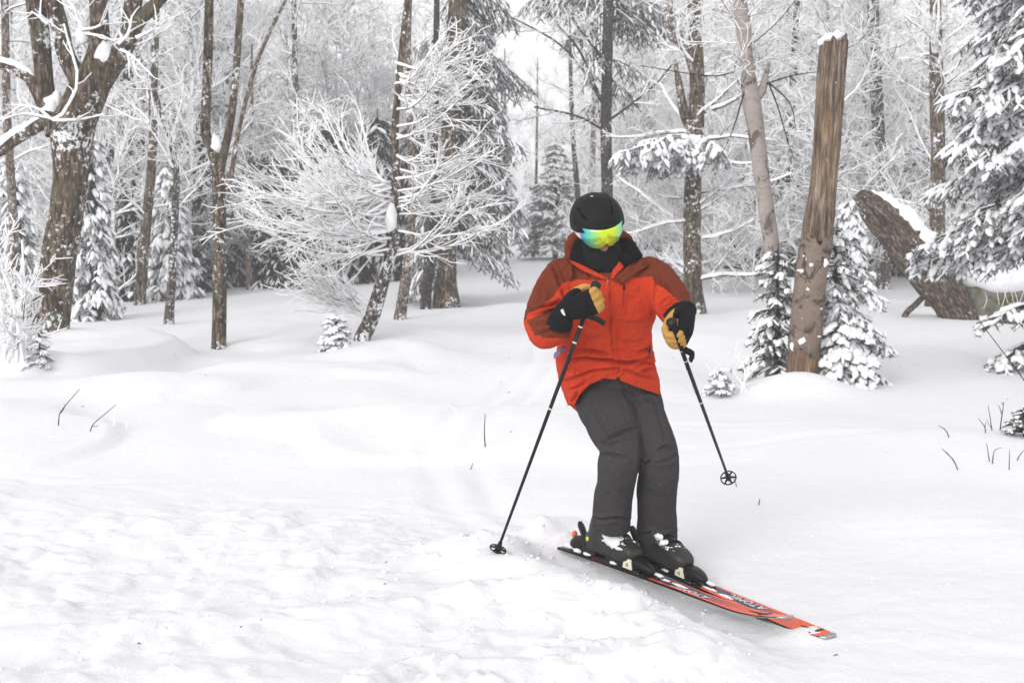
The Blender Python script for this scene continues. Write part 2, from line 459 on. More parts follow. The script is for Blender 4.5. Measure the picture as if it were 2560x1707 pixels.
        pl = sstep(0.02, 0.09, pn(wx * 3.6, wy * 3.6, 11.3, 81) + 0.12 * b3); pl2 = sstep(0.04, 0.12, pn(wx * 8.5, wy * 8.5, 12.3, 82) + 0.10 * b3)   # broken crust
        h = h + rough * (0.3 + 0.7 * m2) * (0.026 * pl + 0.014 * pl2)
        h = h + 0.0035 * pn(x * 4.0, y * 9.0, 3.3, 45) + 0.0018 * pn(x * 14, y * 22, 5.1, 46)
    return h

def axis(parts):
    out = [parts[0][0]]
    for a, b, st0, st1 in parts:
        x = a; n = max(2, int(round((b - a) / ((st0 + st1) / 2))))
        w = np.linspace(st0, st1, n); w = w / w.sum() * (b - a)
        out += list(a + np.cumsum(w))
    return np.array(out)
gx = axis([(-400, -60, 60, 8), (-60, -12, 6, .45), (-12, -3.2, .45, .03), (-3.2, 3.2, .021, .021), (3.2, 12, .03, .45), (12, 60, .45, 6), (60, 400, 8, 60)])
gy = axis([(-60, 0, 12, 1.0), (0, 3.2, .6, .03), (3.2, 6.2, .018, .018), (6.2, 14, .02, .10), (14, 45, .10, .5), (45, 120, .6, 4), (120, 700, 5, 60)])
GX, GY = np.meshgrid(gx, gy)
GZ = ground_h(GX, GY)
mb = MB()
nx, ny = len(gx), len(gy)
i = np.arange(ny - 1)[:, None] * nx + np.arange(nx - 1)[None, :]
mb.add(np.stack([GX, GY, GZ], -1).reshape(-1, 3), np.stack([i, i + 1, i + nx + 1, i + nx], -1).reshape(-1, 4))
g = mb.build('snow_ground', M['snow'])
tag(g, 'white snow covered slope with ski tracks and pushed up clods', 'snow', kind='structure')

_TS = np.concatenate([np.arange(2, 12, 0.05), np.arange(12, 60, 0.2), np.arange(60, 400, 2)])
def ground_pt(px, py):
    d = ray(px, py); p = CAMP + d[None] * _TS[:, None]
    below = p[:, 2] - ground_h(p[:, 0], p[:, 1], False)
    k = np.nonzero(below <= 0)[0]
    if not len(k): return CAMP + d * 100
    k = k[0]; f0, f1 = below[k - 1], below[k]
    t = _TS[k - 1] + (_TS[k] - _TS[k - 1]) * f0 / (f0 - f1)
    p = CAMP + d * t; p[2] = float(ground_h(p[0], p[1], False))
    return p
# ------------------------------------------------------------------ branching
def branches(C, Rr, k, t0, t1, len_rng, ang, n, rng, bend=(0, 0, 0.0), wob=0.12, rk=0.5, tip=0.35, rmin=0.006, dirbias=None, lscale=None):
    """k children on each parent line; returns centre lines and radii"""
    Mn, m, _ = C.shape
    idx = np.repeat(np.arange(Mn), k); K = len(idx)
    t = rng.uniform(t0, t1, K); f = t * (m - 1); i = np.minimum(f.astype(int), m - 2); w = (f - i)[:, None]
    p = C[idx, i] * (1 - w) + C[idx, i + 1] * w
    r0 = Rr[idx, i] * (1 - w[:, 0]) + Rr[idx, i + 1] * w[:, 0]
    tg = unit(C[idx, i + 1] - C[idx, i])
    v = rng.normal(size=(K, 3)); v = unit(v - (v * tg).sum(1, keepdims=True) * tg)
    a = np.radians(rng.uniform(ang[0], ang[1], K))[:, None]
    d = np.cos(a) * tg + np.sin(a) * v
    if dirbias is not None:
        d = unit(d + np.asarray(dirbias))
    L = rng.uniform(len_rng[0], len_rng[1], K)
    if lscale is not None:
        L = L * (1 - lscale * t)
    step = (L / (n - 1))[:, None]
    out = np.zeros((K, n, 3)); out[:, 0] = p
    b = np.asarray(bend, float)
    for j in range(1, n):
        d = unit(d + b + rng.normal(scale=wob, size=(K, 3)))
        out[:, j] = out[:, j - 1] + d * step
    rr = np.maximum(np.minimum(r0 * rk, r0), rmin)[:, None] * np.linspace(1, tip, n)[None, :]
    return out, np.maximum(rr, rmin * 0.55)

def resample(C, r, n):
    s = np.linspace(0, len(C) - 1, n); i = np.minimum(s.astype(int), len(C) - 2); w = (s - i)
    return C[i] * (1 - w[:, None]) + C[i + 1] * w[:, None], r[i] * (1 - w) + r[i + 1] * w

def frost_crown(mb, C, r, rng, n1=10, t=(0.3, 1.0), L1=(0.8, 1.8), ang1=(45, 85), n2=7, L2=(0.35, 0.8), n3=6, L3=(0.12, 0.35), rf=0.010, up=0.04, mat=0, bias=None, sides=3, rk1=0.35):
    Cc, rr = resample(C, r, 24)
    A, Ra = branches(Cc[None], rr[None], n1, t[0], t[1], L1, ang1, 7, rng, (0, 0, up), 0.13, rk1, 0.3, rf * 1.25, bias, 0.25)
    Ra = np.minimum(Ra, 0.045)
    V, Q, T = tube_batch(A, Ra + rf * 0.5, 4); mb.add(V, Q, T, mat)
    B, Rb = branches(A, Ra, n2, 0.12, 1.0, L2, (25, 60), 5, rng, (0, 0, up), 0.17, 0.6, 0.5, rf, None, 0.45)
    Rb = np.minimum(Rb, rf * 1.5)
    V, Q, T = tube_batch(B, Rb, sides); mb.add(V, Q, T, mat)
    if n3:
        D, Rd = branches(B, Rb, n3, 0.1, 1.0, L3, (25, 60), 3, rng, (0, 0, up), 0.2, 0.7, 0.6, rf * 0.8, None, 0.4)
        Rd = np.minimum(Rd, rf)
        V, Q, T = tube_batch(D, Rd, sides); mb.add(V, Q, T, mat)

# ------------------------------------------------------------------ conifer foliage
def fingers(mb, P0, P1, W, rng, mat=0, snow=None, snow_p=0.8, snow_k=1.0, blades=9, thick=0.5):
    """needle-covered shoots P0->P1 of width W, each optionally loaded with a lump of snow"""
    P0 = np.asarray(P0, float); P1 = np.asarray(P1, float); W = np.asarray(W, float)
    K = len(P0)
    if not K: return
    ax = unit(P1 - P0); L = np.linalg.norm(P1 - P0, axis=1)
    # slim core
    mid = (P0 + P1) / 2
    C = np.stack([P0, P1], 1); Rr = np.stack([W * 0.20, W * 0.08], 1)
    V, Q, T = tube_batch(C, Rr * thick * 2, 3); mb.add(V, Q, T, mat)
    # needles: pointed blades leaving the shoot forwards and outwards
    t = rng.uniform(0.0, 0.95, (K, blades)); base = P0[:, None] + ax[:, None] * (t * L[:, None])[..., None]
    v = rng.normal(size=(K, blades, 3)); v[..., 2] *= 0.75
    v = unit(v - (v * ax[:, None]).sum(-1, keepdims=True) * ax[:, None])
    d = unit(v + ax[:, None] * rng.uniform(0.5, 1.1, (K, blades, 1)))
    ln = (W[:, None] * rng.uniform(0.5, 0.95, (K, blades)))[..., None]
    side = unit(np.cross(d, rng.normal(size=(K, blades, 3)))) * (W[:, None, None] * 0.10)
    V = np.stack([base - side, base + side, base + d * ln], 2).reshape(-1, 3)
    mb.add(V, None, np.arange(len(V)).reshape(-1, 3), mat)
    if snow is not None:
        pick = rng.random(K) < snow_p
        p0, p1, w, a = P0[pick], P1[pick], W[pick] * rng.uniform(0.45, 1.35, pick.sum()) * snow_k, ax[pick]
        k = len(p0)
        if not k: return
        up = np.array((0, 0, 1.0)); up = unit(up - a * (a @ up)[:, None] * 0.7)
        sd = unit(np.cross(a, up))
        sT = np.array((-0.06, 0.22, 0.68, 0.98)); sw = np.array((0.10, 0.80, 0.88, 0.16)); sh = np.array((0.04, 0.38, 0.46, 0.06))
        na = 6; ang = np.arange(na) / na * 2 * np.pi
        cu = np.sin(ang); cu = np.where(cu < 0, cu * 0.35, cu)
        jit = 1 + rng.uniform(-0.34, 0.34, (k, len(sT), na))
        ctr = p0[:, None] + (p1 - p0)[:, None] * sT[None, :, None] + up[:, None] * (w * 0.16)[:, None, None]
        V = ctr[:, :, None] + sd[:, None, None] * (np.cos(ang)[None, None, :, None] * (w[:, None] * sw[None] * 0.5)[:, :, None, None] * jit[..., None]) + up[:, None, None] * (cu[None, None, :, None] * (w[:, None] * sh[None])[:, :, None, None] * jit[..., None])
        ns = len(sT)
        i = np.arange(k)[:, None, None] * ns * na + np.arange(ns - 1)[None, :, None] * na; q = np.arange(na)[None, None, :]; q2 = (q + 1) % na
        Q = np.stack([i + q, i + q2, i + na + q2, i + na + q], -1).reshape(-1, 4)
        mb.add(V.reshape(-1, 3), Q, None, snow)

def bough_fingers(p, d, L, rng, out, width=0.05, droop=0.35, dens=1.0, hang=0.25, fl=0.11, sub=True, lift=0.1):
    """one conifer bough from p along d; appends (p0,p1,w) shoots and returns the stem line"""
    n = 7; d = unit(d); side = unit(np.cross(d, (0, 0, 1.0)))
    pts = [np.array(p, float)]; dd = d + np.array((0, 0, lift))
    for j in range(1, n):
        dd = unit(dd + np.array((0, 0, -droop / n * 1.6)) + rng.normal(scale=0.05, size=3))
        pts.append(pts[-1] + dd * L / (n - 1))
    pts = np.array(pts)
    m = max(4, int(L / 0.075 * dens))
    for q in range(m):
        s = 0.12 + 0.88 * (q + rng.random() * 0.6) / m
        f = s * (n - 1); i = min(int(f), n - 2); w = f - i
        b = pts[i] * (1 - w) + pts[i + 1] * w; tg = unit(pts[i + 1] - pts[i])
        for sg in (-1, 1):
            sl = (0.40 * L * (1 - s) + fl) * rng.uniform(0.65, 1.15) * min(1, 0.5 + 1.6 * s)
            dr = unit(tg * 0.75 + side * sg * rng.uniform(0.6, 1.0) + np.array((0, 0, -hang * rng.uniform(0.4, 1.3))))
            if sub and sl > fl * 1.5:
                k = max(2, int(sl / (fl * 0.62) * dens)); c = b.copy(); dc = dr.copy()
                for z in range(k):
                    c2 = c + dc * sl / k
                    out.append((c, c2 + dc * 0.02, width))
                    for s2 in (-1, 1):
                        e = unit(dc * 0.8 + unit(np.cross(dc, (0, 0, 1.0))) * s2 * 0.75 + np.array((0, 0, -hang * rng.uniform(0, 1.1))))
                        out.append((c2, c2 + e * fl * rng.uniform(0.6, 1.1) * (1 - 0.4 * z / k), width * rng.uniform(0.75, 1.1)))
                    dc = unit(dc + np.array((0, 0, -hang * 0.35))); c = c2
            else:
                out.append((b, b + dr * sl, width * rng.uniform(0.8, 1.15)))
    out.append((pts[-2], pts[-1] + unit(pts[-1] - pts[-2]) * fl * 0.5, width))
    return pts

def conifer_parts(H, Rb, rng, nb=60, z0=0.06, width=0.05, droop=0.4, dens=1.0, hang=0.25, fl=0.11, power=0.85, sub=True, azr=None, lmin=0.15, lift=0.12, ztop=0.985):
    out = []; stems = []
    for q in range(nb):
        s = (q + rng.random()) / nb; z = H * (z0 + (ztop - z0) * s); s = s * ztop
        az = q * 2.39996 + rng.uniform(-0.4, 0.4) if azr is None else R(rng.uniform(*azr))
        L = max(lmin, Rb * (1 - s) ** power * rng.uniform(0.72, 1.12))
        st = bough_fingers((0, 0, z), (math.cos(az), math.sin(az), 0.0), L, rng, out, width, droop, dens, hang, fl, sub, lift * (0.4 + 1.6 * s))
        stems.append(st)
    out.append(((0, 0, H * 0.96), (0, 0, H * 1.03), width))
    return out, stems

def conifer_mesh(H, Rb, seed, needles='needles', snow=True, snow_p=0.8, snow_k=1.2, blades=9, **kw):
    rng = np.random.default_rng(seed)
    out, stems = conifer_parts(H, Rb, rng, **kw)
    mb = MB()
    st = np.array(stems); V, Q, T = tube_batch(st, np.linspace(0.012, 0.004, st.shape[1])[None].repeat(len(st), 0) * max(1, Rb), 4); mb.add(V, Q, T, 1)
    P0 = np.array([o[0] for o in out]); P1 = np.array([o[1] for o in out]); W = np.array([o[2] for o in out])
    fingers(mb, P0, P1, W, rng, 0, 2 if snow else None, snow_p, snow_k, blades)
    return mb
def conifer_tree(name, label, base, mb, H, tr, rng_seed, needles='needles', group=None, rot=0.0, scale=1.0, bark='bark_dark', cat='fir tree'):
    e = empty(name, base, label, cat, group)
    e.rotation_euler = (0, 0, rot); e.scale = (scale,) * 3
    t = MB(); trunk(t, [(0, 0, -0.3, tr), (0.01, 0, H * 0.4, tr * 0.75), (0, 0.01, H * 0.8, tr * 0.35), (0, 0, H * 0.99, 0.006)], 24, 10, 0.06, 9, rng_seed)
    t.build('trunk', M[bark], e)
    c = mb.build('crown', [M[needles], M['bark_dark'], M['snowcap']], e)
    return e

# ------------------------------------------------------------------ trunks placed where the photograph shows them
def px_ctrl(ctrl, Y, base, dy=0.0):
    rows = []
    for c in ctrl:
        px, py, w = c[:3]; yy = Y + (c[3] if len(c) > 3 else 0.0)
        p = P(px, py, yy) - base
        rows.append((p[0], p[1], p[2], w * 0.5 * mpp(yy)))
    return rows
def px_tree(name, label, ctrl, Y=None, bark='bark', group=None, cat='tree', seed=1, flare=0.35, n=46, sides=18, extend=2.5, crown=None, rough=0.06, crown_name='crown', root=None, freq=9.0):
    if Y is None:
        b = ground_pt(ctrl[0][0], ctrl[0][1]); Y = b[1]
    else:
        b = P(ctrl[0][0], ctrl[0][1], Y); b[2] = float(ground_h(b[0], b[1], False))
    e = root or empty(name, b, label, cat, group)
    rows = px_ctrl(ctrl, Y, b)
    rows = [(rows[0][0], rows[0][1], -0.35, rows[0][3] * 1.05)] + rows
    if extend:
        a, c = np.array(rows[-2]), np.array(rows[-1]); dz = unit(c[:3] - a[:3]); dz = unit(dz + np.array((0, 0, 0.6)))
        rows.append((*(c[:3] + dz * extend * 0.5), c[3] * 0.8)); rows.append((*(c[:3] + dz * extend), c[3] * 0.35))
    t = MB(); C, r = trunk(t, rows, n, sides, rough, freq, seed, 0, flare)
    t.build('trunk', M[bark], e)
    if crown:
        cm = MB(); frost_crown(cm, C, r, np.random.default_rng(seed * 7 + 1), **crown)
        cm.build(crown_name, M['frost'], e)
    return e, b, Y, C, r
def px_limb(e, b, Y, ctrl, name='limb', bark='bark', seed=3, extend=1.5, n=26, sides=12, crown=None, rough=0.06, flare=0.0):
    rows = px_ctrl(ctrl, Y, b)
    if extend:
        a, c = np.array(rows[-2]), np.array(rows[-1]); dz = unit(c[:3] - a[:3])
        rows.append((*(c[:3] + dz * extend), c[3] * 0.45))
    t = MB(); C, r = trunk(t, rows, n, sides, rough, 9, seed, 0, flare)
    o = t.build(name, M[bark], e)
    if crown:
        cm = MB(); frost_crown(cm, C, r, np.random.default_rng(seed * 5 + 2), **crown); cm.build('frosted_branches', M['frost'], e)['kind'] = 'stuff'
    return C, r
def snow_strip(C, r, e, rng_seed, thick=0.6, wide=0.9, t=(0.0, 1.0), name='snow_cover', n=30, upd=(0, 0, 1.0)):
    """a rounded ridge of snow lying along the upper side of a limb"""
    rng = np.random.default_rng(rng_seed)
    a, b = int(t[0] * (len(C) - 1)), int(t[1] * (len(C) - 1)) + 1
    Cc, rr = resample(C[a:b], r[a:b], n)
    tg = unit(np.gradient(Cc, axis=0)); up = np.array(upd, float); u = unit(up - tg * (tg @ up)[:, None]); s = np.cross(tg, u)
    ang = np.linspace(0, 2 * np.pi, 13)[:-1]; x = np.cos(ang); z = np.sin(ang)
    env = np.sin(np.linspace(0, np.pi, n)) ** 0.35 * (1 + 0.30 * pn(np.linspace(0, n * 0.45, n), rng_seed * 3.1, 0.5, rng_seed))
    env[0] = env[-1] = 0.02
    lump = 1 + 0.25 * pn(np.linspace(0, n * 0.6, n)[:, None], x[None] * 1.3 + rng_seed, z[None] * 1.3, rng_seed + 3)
    V = Cc[:, None] + s[:, None] * (x[None, :, None] * (rr * wide)[:, None, None] * lump[..., None] * np.minimum(1, env)[:, None, None]) \
        + u[:, None] * ((rr[:, None] * (0.55 + np.where(z > 0, z * thick, z * 0.35)[None, :] * env[:, None]) * lump)[..., None])
    V = V.reshape(-1, 3); na = len(ang); i = np.arange(n - 1)[:, None] * na; k = np.arange(na)[None]; k2 = (k + 1) % na
    mb = MB(); mb.add(V, np.stack([i + k, i + k2, i + na + k2, i + na + k], -1).reshape(-1, 4))
    return mb.build(name, M['snowcap'], e)
def snow_lump(e, c, rad, seed, squash=0.7, name='snow_lump', n=(12, 8), amp=0.5, mat='snowcap'):
    a = np.linspace(0, 2 * np.pi, n[0] + 1)[:-1]; b = np.linspace(-np.pi / 2, np.pi / 2, n[1])
    A, B = np.meshgrid(a, b); d = np.stack([np.cos(A) * np.cos(B), np.sin(A) * np.cos(B), np.sin(B)], -1)
    k = 1 + amp * fbm(d[..., 0] * 1.4 + seed, d[..., 1] * 1.4, d[..., 2] * 1.4, 3, seed)
    rad = np.asarray(rad, float) * np.ones(3); rad = rad * np.array((1, 1, squash))
    V = (d * k[..., None] * rad + np.asarray(c)).reshape(-1, 3)
    i = np.arange(n[1] - 1)[:, None] * n[0]; q = np.arange(n[0])[None]; q2 = (q + 1) % n[0]
    mb = MB(); mb.add(V, np.stack([i + q, i + q2, i + n[0] + q2, i + n[0] + q], -1).reshape(-1, 4))
    return mb.build(name, M[mat], e)

# ---- the big maple at the left
e, b, Y, C, r = px_tree('maple_tree', 'thick brown maple forking into many limbs, snow in its crotch', [(122, 822, 94), (140, 690, 84), (160, 570, 80), (178, 430, 80), (180, 330, 100), (205, 262, 92), (232, 205, 84), (246, 150, 62), (250, 90, 46), (246, 0, 40)], bark='bark', seed=11, flare=0.12, n=70, sides=26, extend=2.5, rough=0.085, freq=11)
mC, mr = px_limb(e, b, Y, [(150, 330, 70), (118, 255, 46), (108, 170, 44), (100, 90, 46), (85, -10, 42)], seed=12, extend=2.0)
snow_strip(mC, mr, e, 2, 0.3, 0.5, (0.05, 0.35), 'snow_cover')
lC, lr = px_limb(e, b, Y, [(150, 335, 46), (118, 280, 36), (80, 205, 30), (45, 178, 27), (0, 162, 24), (-60, 148, 20)], seed=13, extend=1.0)
snow_strip(lC, lr, e, 5, 1.1, 0.95, (0.35, 0.95), 'snow_cover')
snow_strip(lC, lr, e, 6, 0.7, 0.8, (0.05, 0.4), 'snow_cover')
lC, lr = px_limb(e, b, Y, [(160, 328, 50), (118, 308, 34), (70, 330, 30), (30, 355, 28), (0, 378, 26), (-50, 400, 22)], seed=14, extend=0.6)
snow_strip(lC, lr, e, 7, 1.3, 1.0, (0.18, 0.95), 'snow_cover')
lC, lr = px_limb(e, b, Y, [(222, 232, 60), (170, 150, 44), (150, 70, 42), (128, -10, 40)], seed=15, extend=2.0)
snow_strip(lC, lr, e, 8, 0.35, 0.6, (0.25, 0.8), 'snow_cover')
lC, lr = px_limb(e, b, Y, [(215, 240, 80), (262, 182, 62), (300, 132, 52), (322, 85, 46), (330, 30, 42), (338, -20, 40)], seed=16, extend=2.2)
snow_strip(lC, lr, e, 9, 0.5, 0.7, (0.12, 0.45), 'snow_cover')
lC, lr = px_limb(e, b, Y, [(325, 85, 40), (352, 48, 34), (385, 15, 30), (410, -10, 26)], seed=17, extend=1.5)
snow_strip(lC, lr, e, 10, 0.4, 0.6, (0.15, 0.7), 'snow_cover')
for j, (px, py, rw, rh) in enumerate(((128, 268, 22, 26), (262, 135, 26, 34), (205, 90, 16, 20), (142, 250, 12, 22))):
    snow_lump(e, P(px, py, Y - 0.05) - b, (rw * mpp(Y), rw * mpp(Y) * 0.9, rh * mpp(Y)), 20 + j, 1.0)
cm = MB(); rng = np.random.default_rng(77)
tw = []
for pts in (((130, 300), (160, 280), (195, 200), (170, 100), (160, 60)), ((133, 302), (175, 300), (215, 297), (262, 285)), ((128, 298), (90, 270), (30, 262)), ((128, 296), (60, 285), (0, 300)), ((215, 85), (255, 92), (290, 105)), ((205, 75), (240, 70), (262, 55), (268, 52)), ((340, 95), (375, 80), (402, 70)), ((205, 75), (190, 30), (170, 0)), ((120, 60), (95, 40), (78, 30)), ((295, 110), (320, 85), (330, 40)), ((300, 125), (330, 140), (380, 190))):
    q = np.array([P(x, y, Y - 0.42) - b for x, y in pts]); tw.append(crom(q, 10))
tw = np.array(tw); V, Q, T = tube_batch(tw, np.linspace(0.026, 0.012, 10)[None].repeat(len(tw), 0), 5); cm.add(V, Q, T)
Bq, Rq = branches(tw, np.full(tw.shape[:2], 0.02), 4, 0.2, 1.0, (0.15, 0.5), (30, 65), 5, rng, (0, 0, 0.05), 0.15, 0.6, 0.5, 0.010)
V, Q, T = tube_batch(Bq, Rq, 4); cm.add(V, Q, T); cm.build('frosted_branches', M['frost'], e)

# ---- forked tree, slim birches and edge trunks at the left
e, b, Y, C, r = px_tree('forked_tree', 'dark slender tree forking into two upright stems, snow in the fork', [(547, 868, 35), (549, 760, 34), (549, 600, 33), (546, 440, 31), (532, 380, 26), (514, 330, 24), (517, 230, 23), (521, 100, 22), (523, -10, 21)], bark='bark', seed=21, flare=0.15, n=60, extend=2)
px_limb(e, b, Y, [(546, 430, 28), (563, 370, 20), (577, 300, 19), (586, 230, 18), (596, 100, 17), (603, -10, 16)], bark='bark', seed=22, extend=2)
px_limb(e, b, Y, [(566, 500, 10), (578, 440, 12), (598, 321, 11), (637, 172, 10), (668, 95, 9), (700, 30, 8)], bark='bark_tan', seed=23, extend=0.7)
snow_lump(e, P(541, 362, Y - 0.03) - b, (15 * mpp(Y), 14 * mpp(Y), 22 * mpp(Y)), 31, 1.0)
FC = dict(n1=22, t=(0.35, 0.95), L1=(0.7, 1.6), ang1=(40, 80), n2=7, L2=(0.3, 0.7), n3=5, L3=(0.1, 0.3), rf=0.010, up=0.02)
px_tree('slim_birch', 'thin crooked birch speckled with snow, bent near its top', [(422, 810, 24), (427, 740, 21), (433, 631, 19), (438, 520, 18), (441, 430, 16), (428, 360, 14), (413, 321, 14), (380, 212, 12), (350, 149, 10)], bark='bark_snowy', seed=25, crown=FC, extend=0.8)
px_tree('slim_tree', 'straight slim brown tree between the snowy firs', [(349, 766, 28), (358, 650, 26), (367, 545, 24), (380, 402, 22), (384, 212, 20), (390, 34, 17)], Y=25.5, bark='bark', seed=26, crown=dict(FC, n1=26), extend=2)
px_tree('pale_tree', 'pale tan trunk at the edge of the picture beside the maple', [(36, 815, 25), (33, 700, 23), (34, 574, 22), (28, 450, 20), (18, 300, 20), (14, 100, 18), (12, 0, 17)], Y=18.5, bark='bark_tan', seed=27, crown=dict(FC, n1=12), extend=2)
for j, (lab, ct) in enumerate((('thin brown trunk, nearest of the three standing before the dark wood', [(624, 724, 15), (622, 640, 14), (625, 560, 13), (628, 420, 12)]), ('thin dark trunk, middle one of the three before the dark wood', [(635, 702, 13), (635, 620, 12), (636, 500, 11)]), ('thin dark trunk, farthest of the three before the dark wood', [(645, 678, 12), (647, 600, 11), (648, 480, 10)]))):
    px_tree('thin_trunk_tree', lab, ct, bark='bark_tan' if j == 0 else 'bark_dark', seed=28 + j, extend=3, group='thin trunks before the dark wood', n=20, sides=10, crown=dict(FC, n1=10, n3=3))
px_tree('thin_birch', 'thin snow flecked birch behind the frosted shrub tree', [(738, 723, 20), (741, 640, 18), (744, 551, 17), (742, 400, 16), (738, 200, 14), (735, 0, 12)], bark='bark_snowy', seed=33, crown=dict(FC, n1=30, L1=(0.9, 2.0)), extend=2)

# ---- the frosted shrub tree in the middle left: leaning stem and a wide fan of rimed branches
e, b, Y, C, r = px_tree('frosted_hornbeam', 'leaning tree with a wide fan of white rimed branches', [(905, 850, 40), (920, 815, 38), (936, 775, 37), (956, 706, 34), (973, 648, 30), (984, 600, 30), (988, 572, 26)], bark='bark_snowy', seed=41, flare=0.15, extend=0, n=30)
px_limb(e, b, Y, [(982, 590, 20), (992, 520, 17), (992, 440, 18), (987, 333, 18), (995, 230, 17), (1007, 103, 15), (1018, 0, 13)], bark='bark', seed=42, extend=1.5, name='stem')
snow_lump(e, P(978, 545, Y - 0.12) - b, (15 * mpp(Y), 14 * mpp(Y), 34 * mpp(Y)), 43, 1.0)
rng = np.random.default_rng(4); lines = []
for j in range(46):                                      # the fan to the left
    s0 = rng.uniform(0, 1); x0, y0 = 985 - 10 * s0 + rng.uniform(-4, 4), 640 - 190 * s0
    u_ = rng.uniform(0, 1); x1 = 575 + 330 * u_ ** 1.5 + rng.uniform(-10, 40); y1 = 690 - 430 * (u_ * 0.40 + 0.60 * rng.random()) - 60 * s0
    sag = rng.uniform(10, 60)
    pts = [(x0, y0, 0.0), (x0 * 0.72 + x1 * 0.28, y0 * 0.75 + y1 * 0.25 + sag * 0.8, 0.3), (x0 * 0.4 + x1 * 0.6, y0 * 0.42 + y1 * 0.58 + sag, 0.7), (x1, y1, 1.0)]
    dz = rng.uniform(-1.6, 1.3)
    lines.append(crom(np.array([P(a, c, Y + dz * k) - b for a, c, k in pts]), 12))
for j in range(28):                                      # and to the right
    s0 = rng.uniform(0, 1); x0, y0 = 990 + rng.uniform(-4, 4), 640 - 500 * s0
    x1 = x0 + rng.uniform(80, 310) * (1 - 0.35 * s0); y1 = y0 - rng.uniform(-20, 120)
    pts = [(x0, y0, 0), (x0 * 0.6 + x1 * 0.4, y0 * 0.6 + y1 * 0.4 + 22, 0.4), (x1, y1, 1.0)]
    dz = rng.uniform(-1.3, 0.6)
    lines.append(crom(np.array([P(a, c, Y + dz * k) - b for a, c, k in pts]), 12))
for j in range(10):                                      # short low shoots at the foot
    x0, y0 = 925 + rng.uniform(-8, 12), 815 - rng.uniform(0, 60); x1, y1 = x0 - rng.uniform(40, 190), y0 - rng.uniform(30, 130)
    lines.append(crom(np.array([P(x0, y0, Y) - b, P(x0 * 0.5 + x1 * 0.5, y0 * 0.45 + y1 * 0.55 + 8, Y - 0.1) - b, P(x1, y1, Y - 0.3) - b]), 12))
A = np.array(lines); Ra = np.linspace(0.024, 0.009, 12)[None].repeat(len(A), 0); Ra[-10:] *= 0.55
cm = MB(); V, Q, T = tube_batch(A, Ra, 6); cm.add(V, Q, T)
Bq, Rq = branches(A, Ra, 8, 0.12, 1.0, (0.4, 1.15), (9, 28), 6, rng, (-0.015, 0, 0.012), 0.11, 0.62, 0.6, 0.0100, None, 0.4); V, Q, T = tube_batch(Bq, Rq, 4); cm.add(V, Q, T)
Dq, Rd = branches(Bq, Rq, 4, 0.15, 1.0, (0.12, 0.38), (14, 42), 3, rng, (-0.02, 0, 0.03), 0.17, 0.8, 0.6, 0.0085, None, 0.3); V, Q, T = tube_batch(Dq, Rd, 3); cm.add(V, Q, T)
cm.build('frosted_branches', M['frost'], e)

# ---- spruces and birches in the middle
px_tree('tan_birch', 'slim tan birch right behind the leaning frosted tree', [(1000, 798, 30), (1008, 740, 27), (1019, 660, 24), (1030, 516, 19), (1026, 330, 17), (1019, 172, 16), (1022, 0, 15)], bark='bark_tan', seed=51, crown=dict(FC, n1=12, t=(0.6, 1.0)), extend=2)
px_tree('thin_spruce', 'thin dark trunk close against the big spruce', [(1064, 768, 26), (1070, 680, 23), (1075, 574, 21), (1083, 447, 18), (1090, 200, 16), (1092, 0, 14)], Y=24.2, bark='bark_dark', seed=52, extend=2)
e, b, Y, C, r = px_tree('big_spruce', 'big dark brown spruce with drooping grey rimed boughs', [(1116, 768, 70), (1114, 700, 54), (1114, 574, 50), (1122, 402, 46), (1133, 230, 46), (1140, 86, 45), (1145, 0, 44), (1150, -120, 40)], bark='bark', seed=53, flare=0.18, n=60, sides=22, extend=3, rough=0.07)
def spruce_boughs(e, b, Y, spec, seed, needles='needles_frost', name='crown', snow_p=0.35, width=0.07, hang=0.9, fl=0.22, blades=8, dens=0.8, snow_k=0.8):
    """boughs from trunk points (px,py) reaching towards (px,py,depth offset)"""
    rng = np.random.default_rng(seed); out = []; stems = []
    for (x0, y0, x1, y1, dz) in spec:
        p0 = P(x0, y0, Y) - b; p1 = P(x1, y1, Y + dz) - b; d = p1 - p0; L = np.linalg.norm(d)
        flat = np.array((d[0], d[1], 0)); slope = d[2] / max(0.3, np.linalg.norm(flat))
        stems.append(bough_fingers(p0, unit(flat) + np.array((0, 0, slope + 0.25)), L, rng, out, width, 0.55, dens, hang, fl, True, 0.0))
    mb = MB(); st = np.array(stems); V, Q, T = tube_batch(st, np.linspace(0.03, 0.008, st.shape[1])[None].repeat(len(st), 0), 4); mb.add(V, Q, T, 1)
    fingers(mb, [o[0] for o in out], [o[1] for o in out], [o[2] for o in out], rng, 0, 2, snow_p, snow_k, blades)
    return mb.build(name, [M[needles], M['bark_dark'], M['snowcap']], e)
rng = np.random.default_rng(8); sp = []
for j in range(46):
    y0 = -60 + 690 * (j + rng.random()) / 46; ln = rng.uniform(70, 215) * (0.62 + 0.38 * math.sin(min(1, (y0 + 120) / 500) * 2.2))
    sg = 1 if rng.random() < 0.72 else -1
    sp.append((1130 - 0.02 * y0, y0, 1135 + sg * ln * (1 if sg > 0 else 0.75), y0 + rng.uniform(25, 110), rng.uniform(0.2, 2.6)))
spruce_boughs(e, b, Y, sp, 54, width=0.085, fl=0.27, dens=0.62)
px_tree('snowy_trunk_tree', 'short visible trunk plastered with snow just past the big spruce boughs', [(1232, 675, 21), (1232, 600, 18), (1232, 500, 15), (1230, 380, 14), (1228, 200, 12), (1228, 20, 11)], bark='bark_snowy', seed=55, extend=2, crown=dict(FC, n1=14))
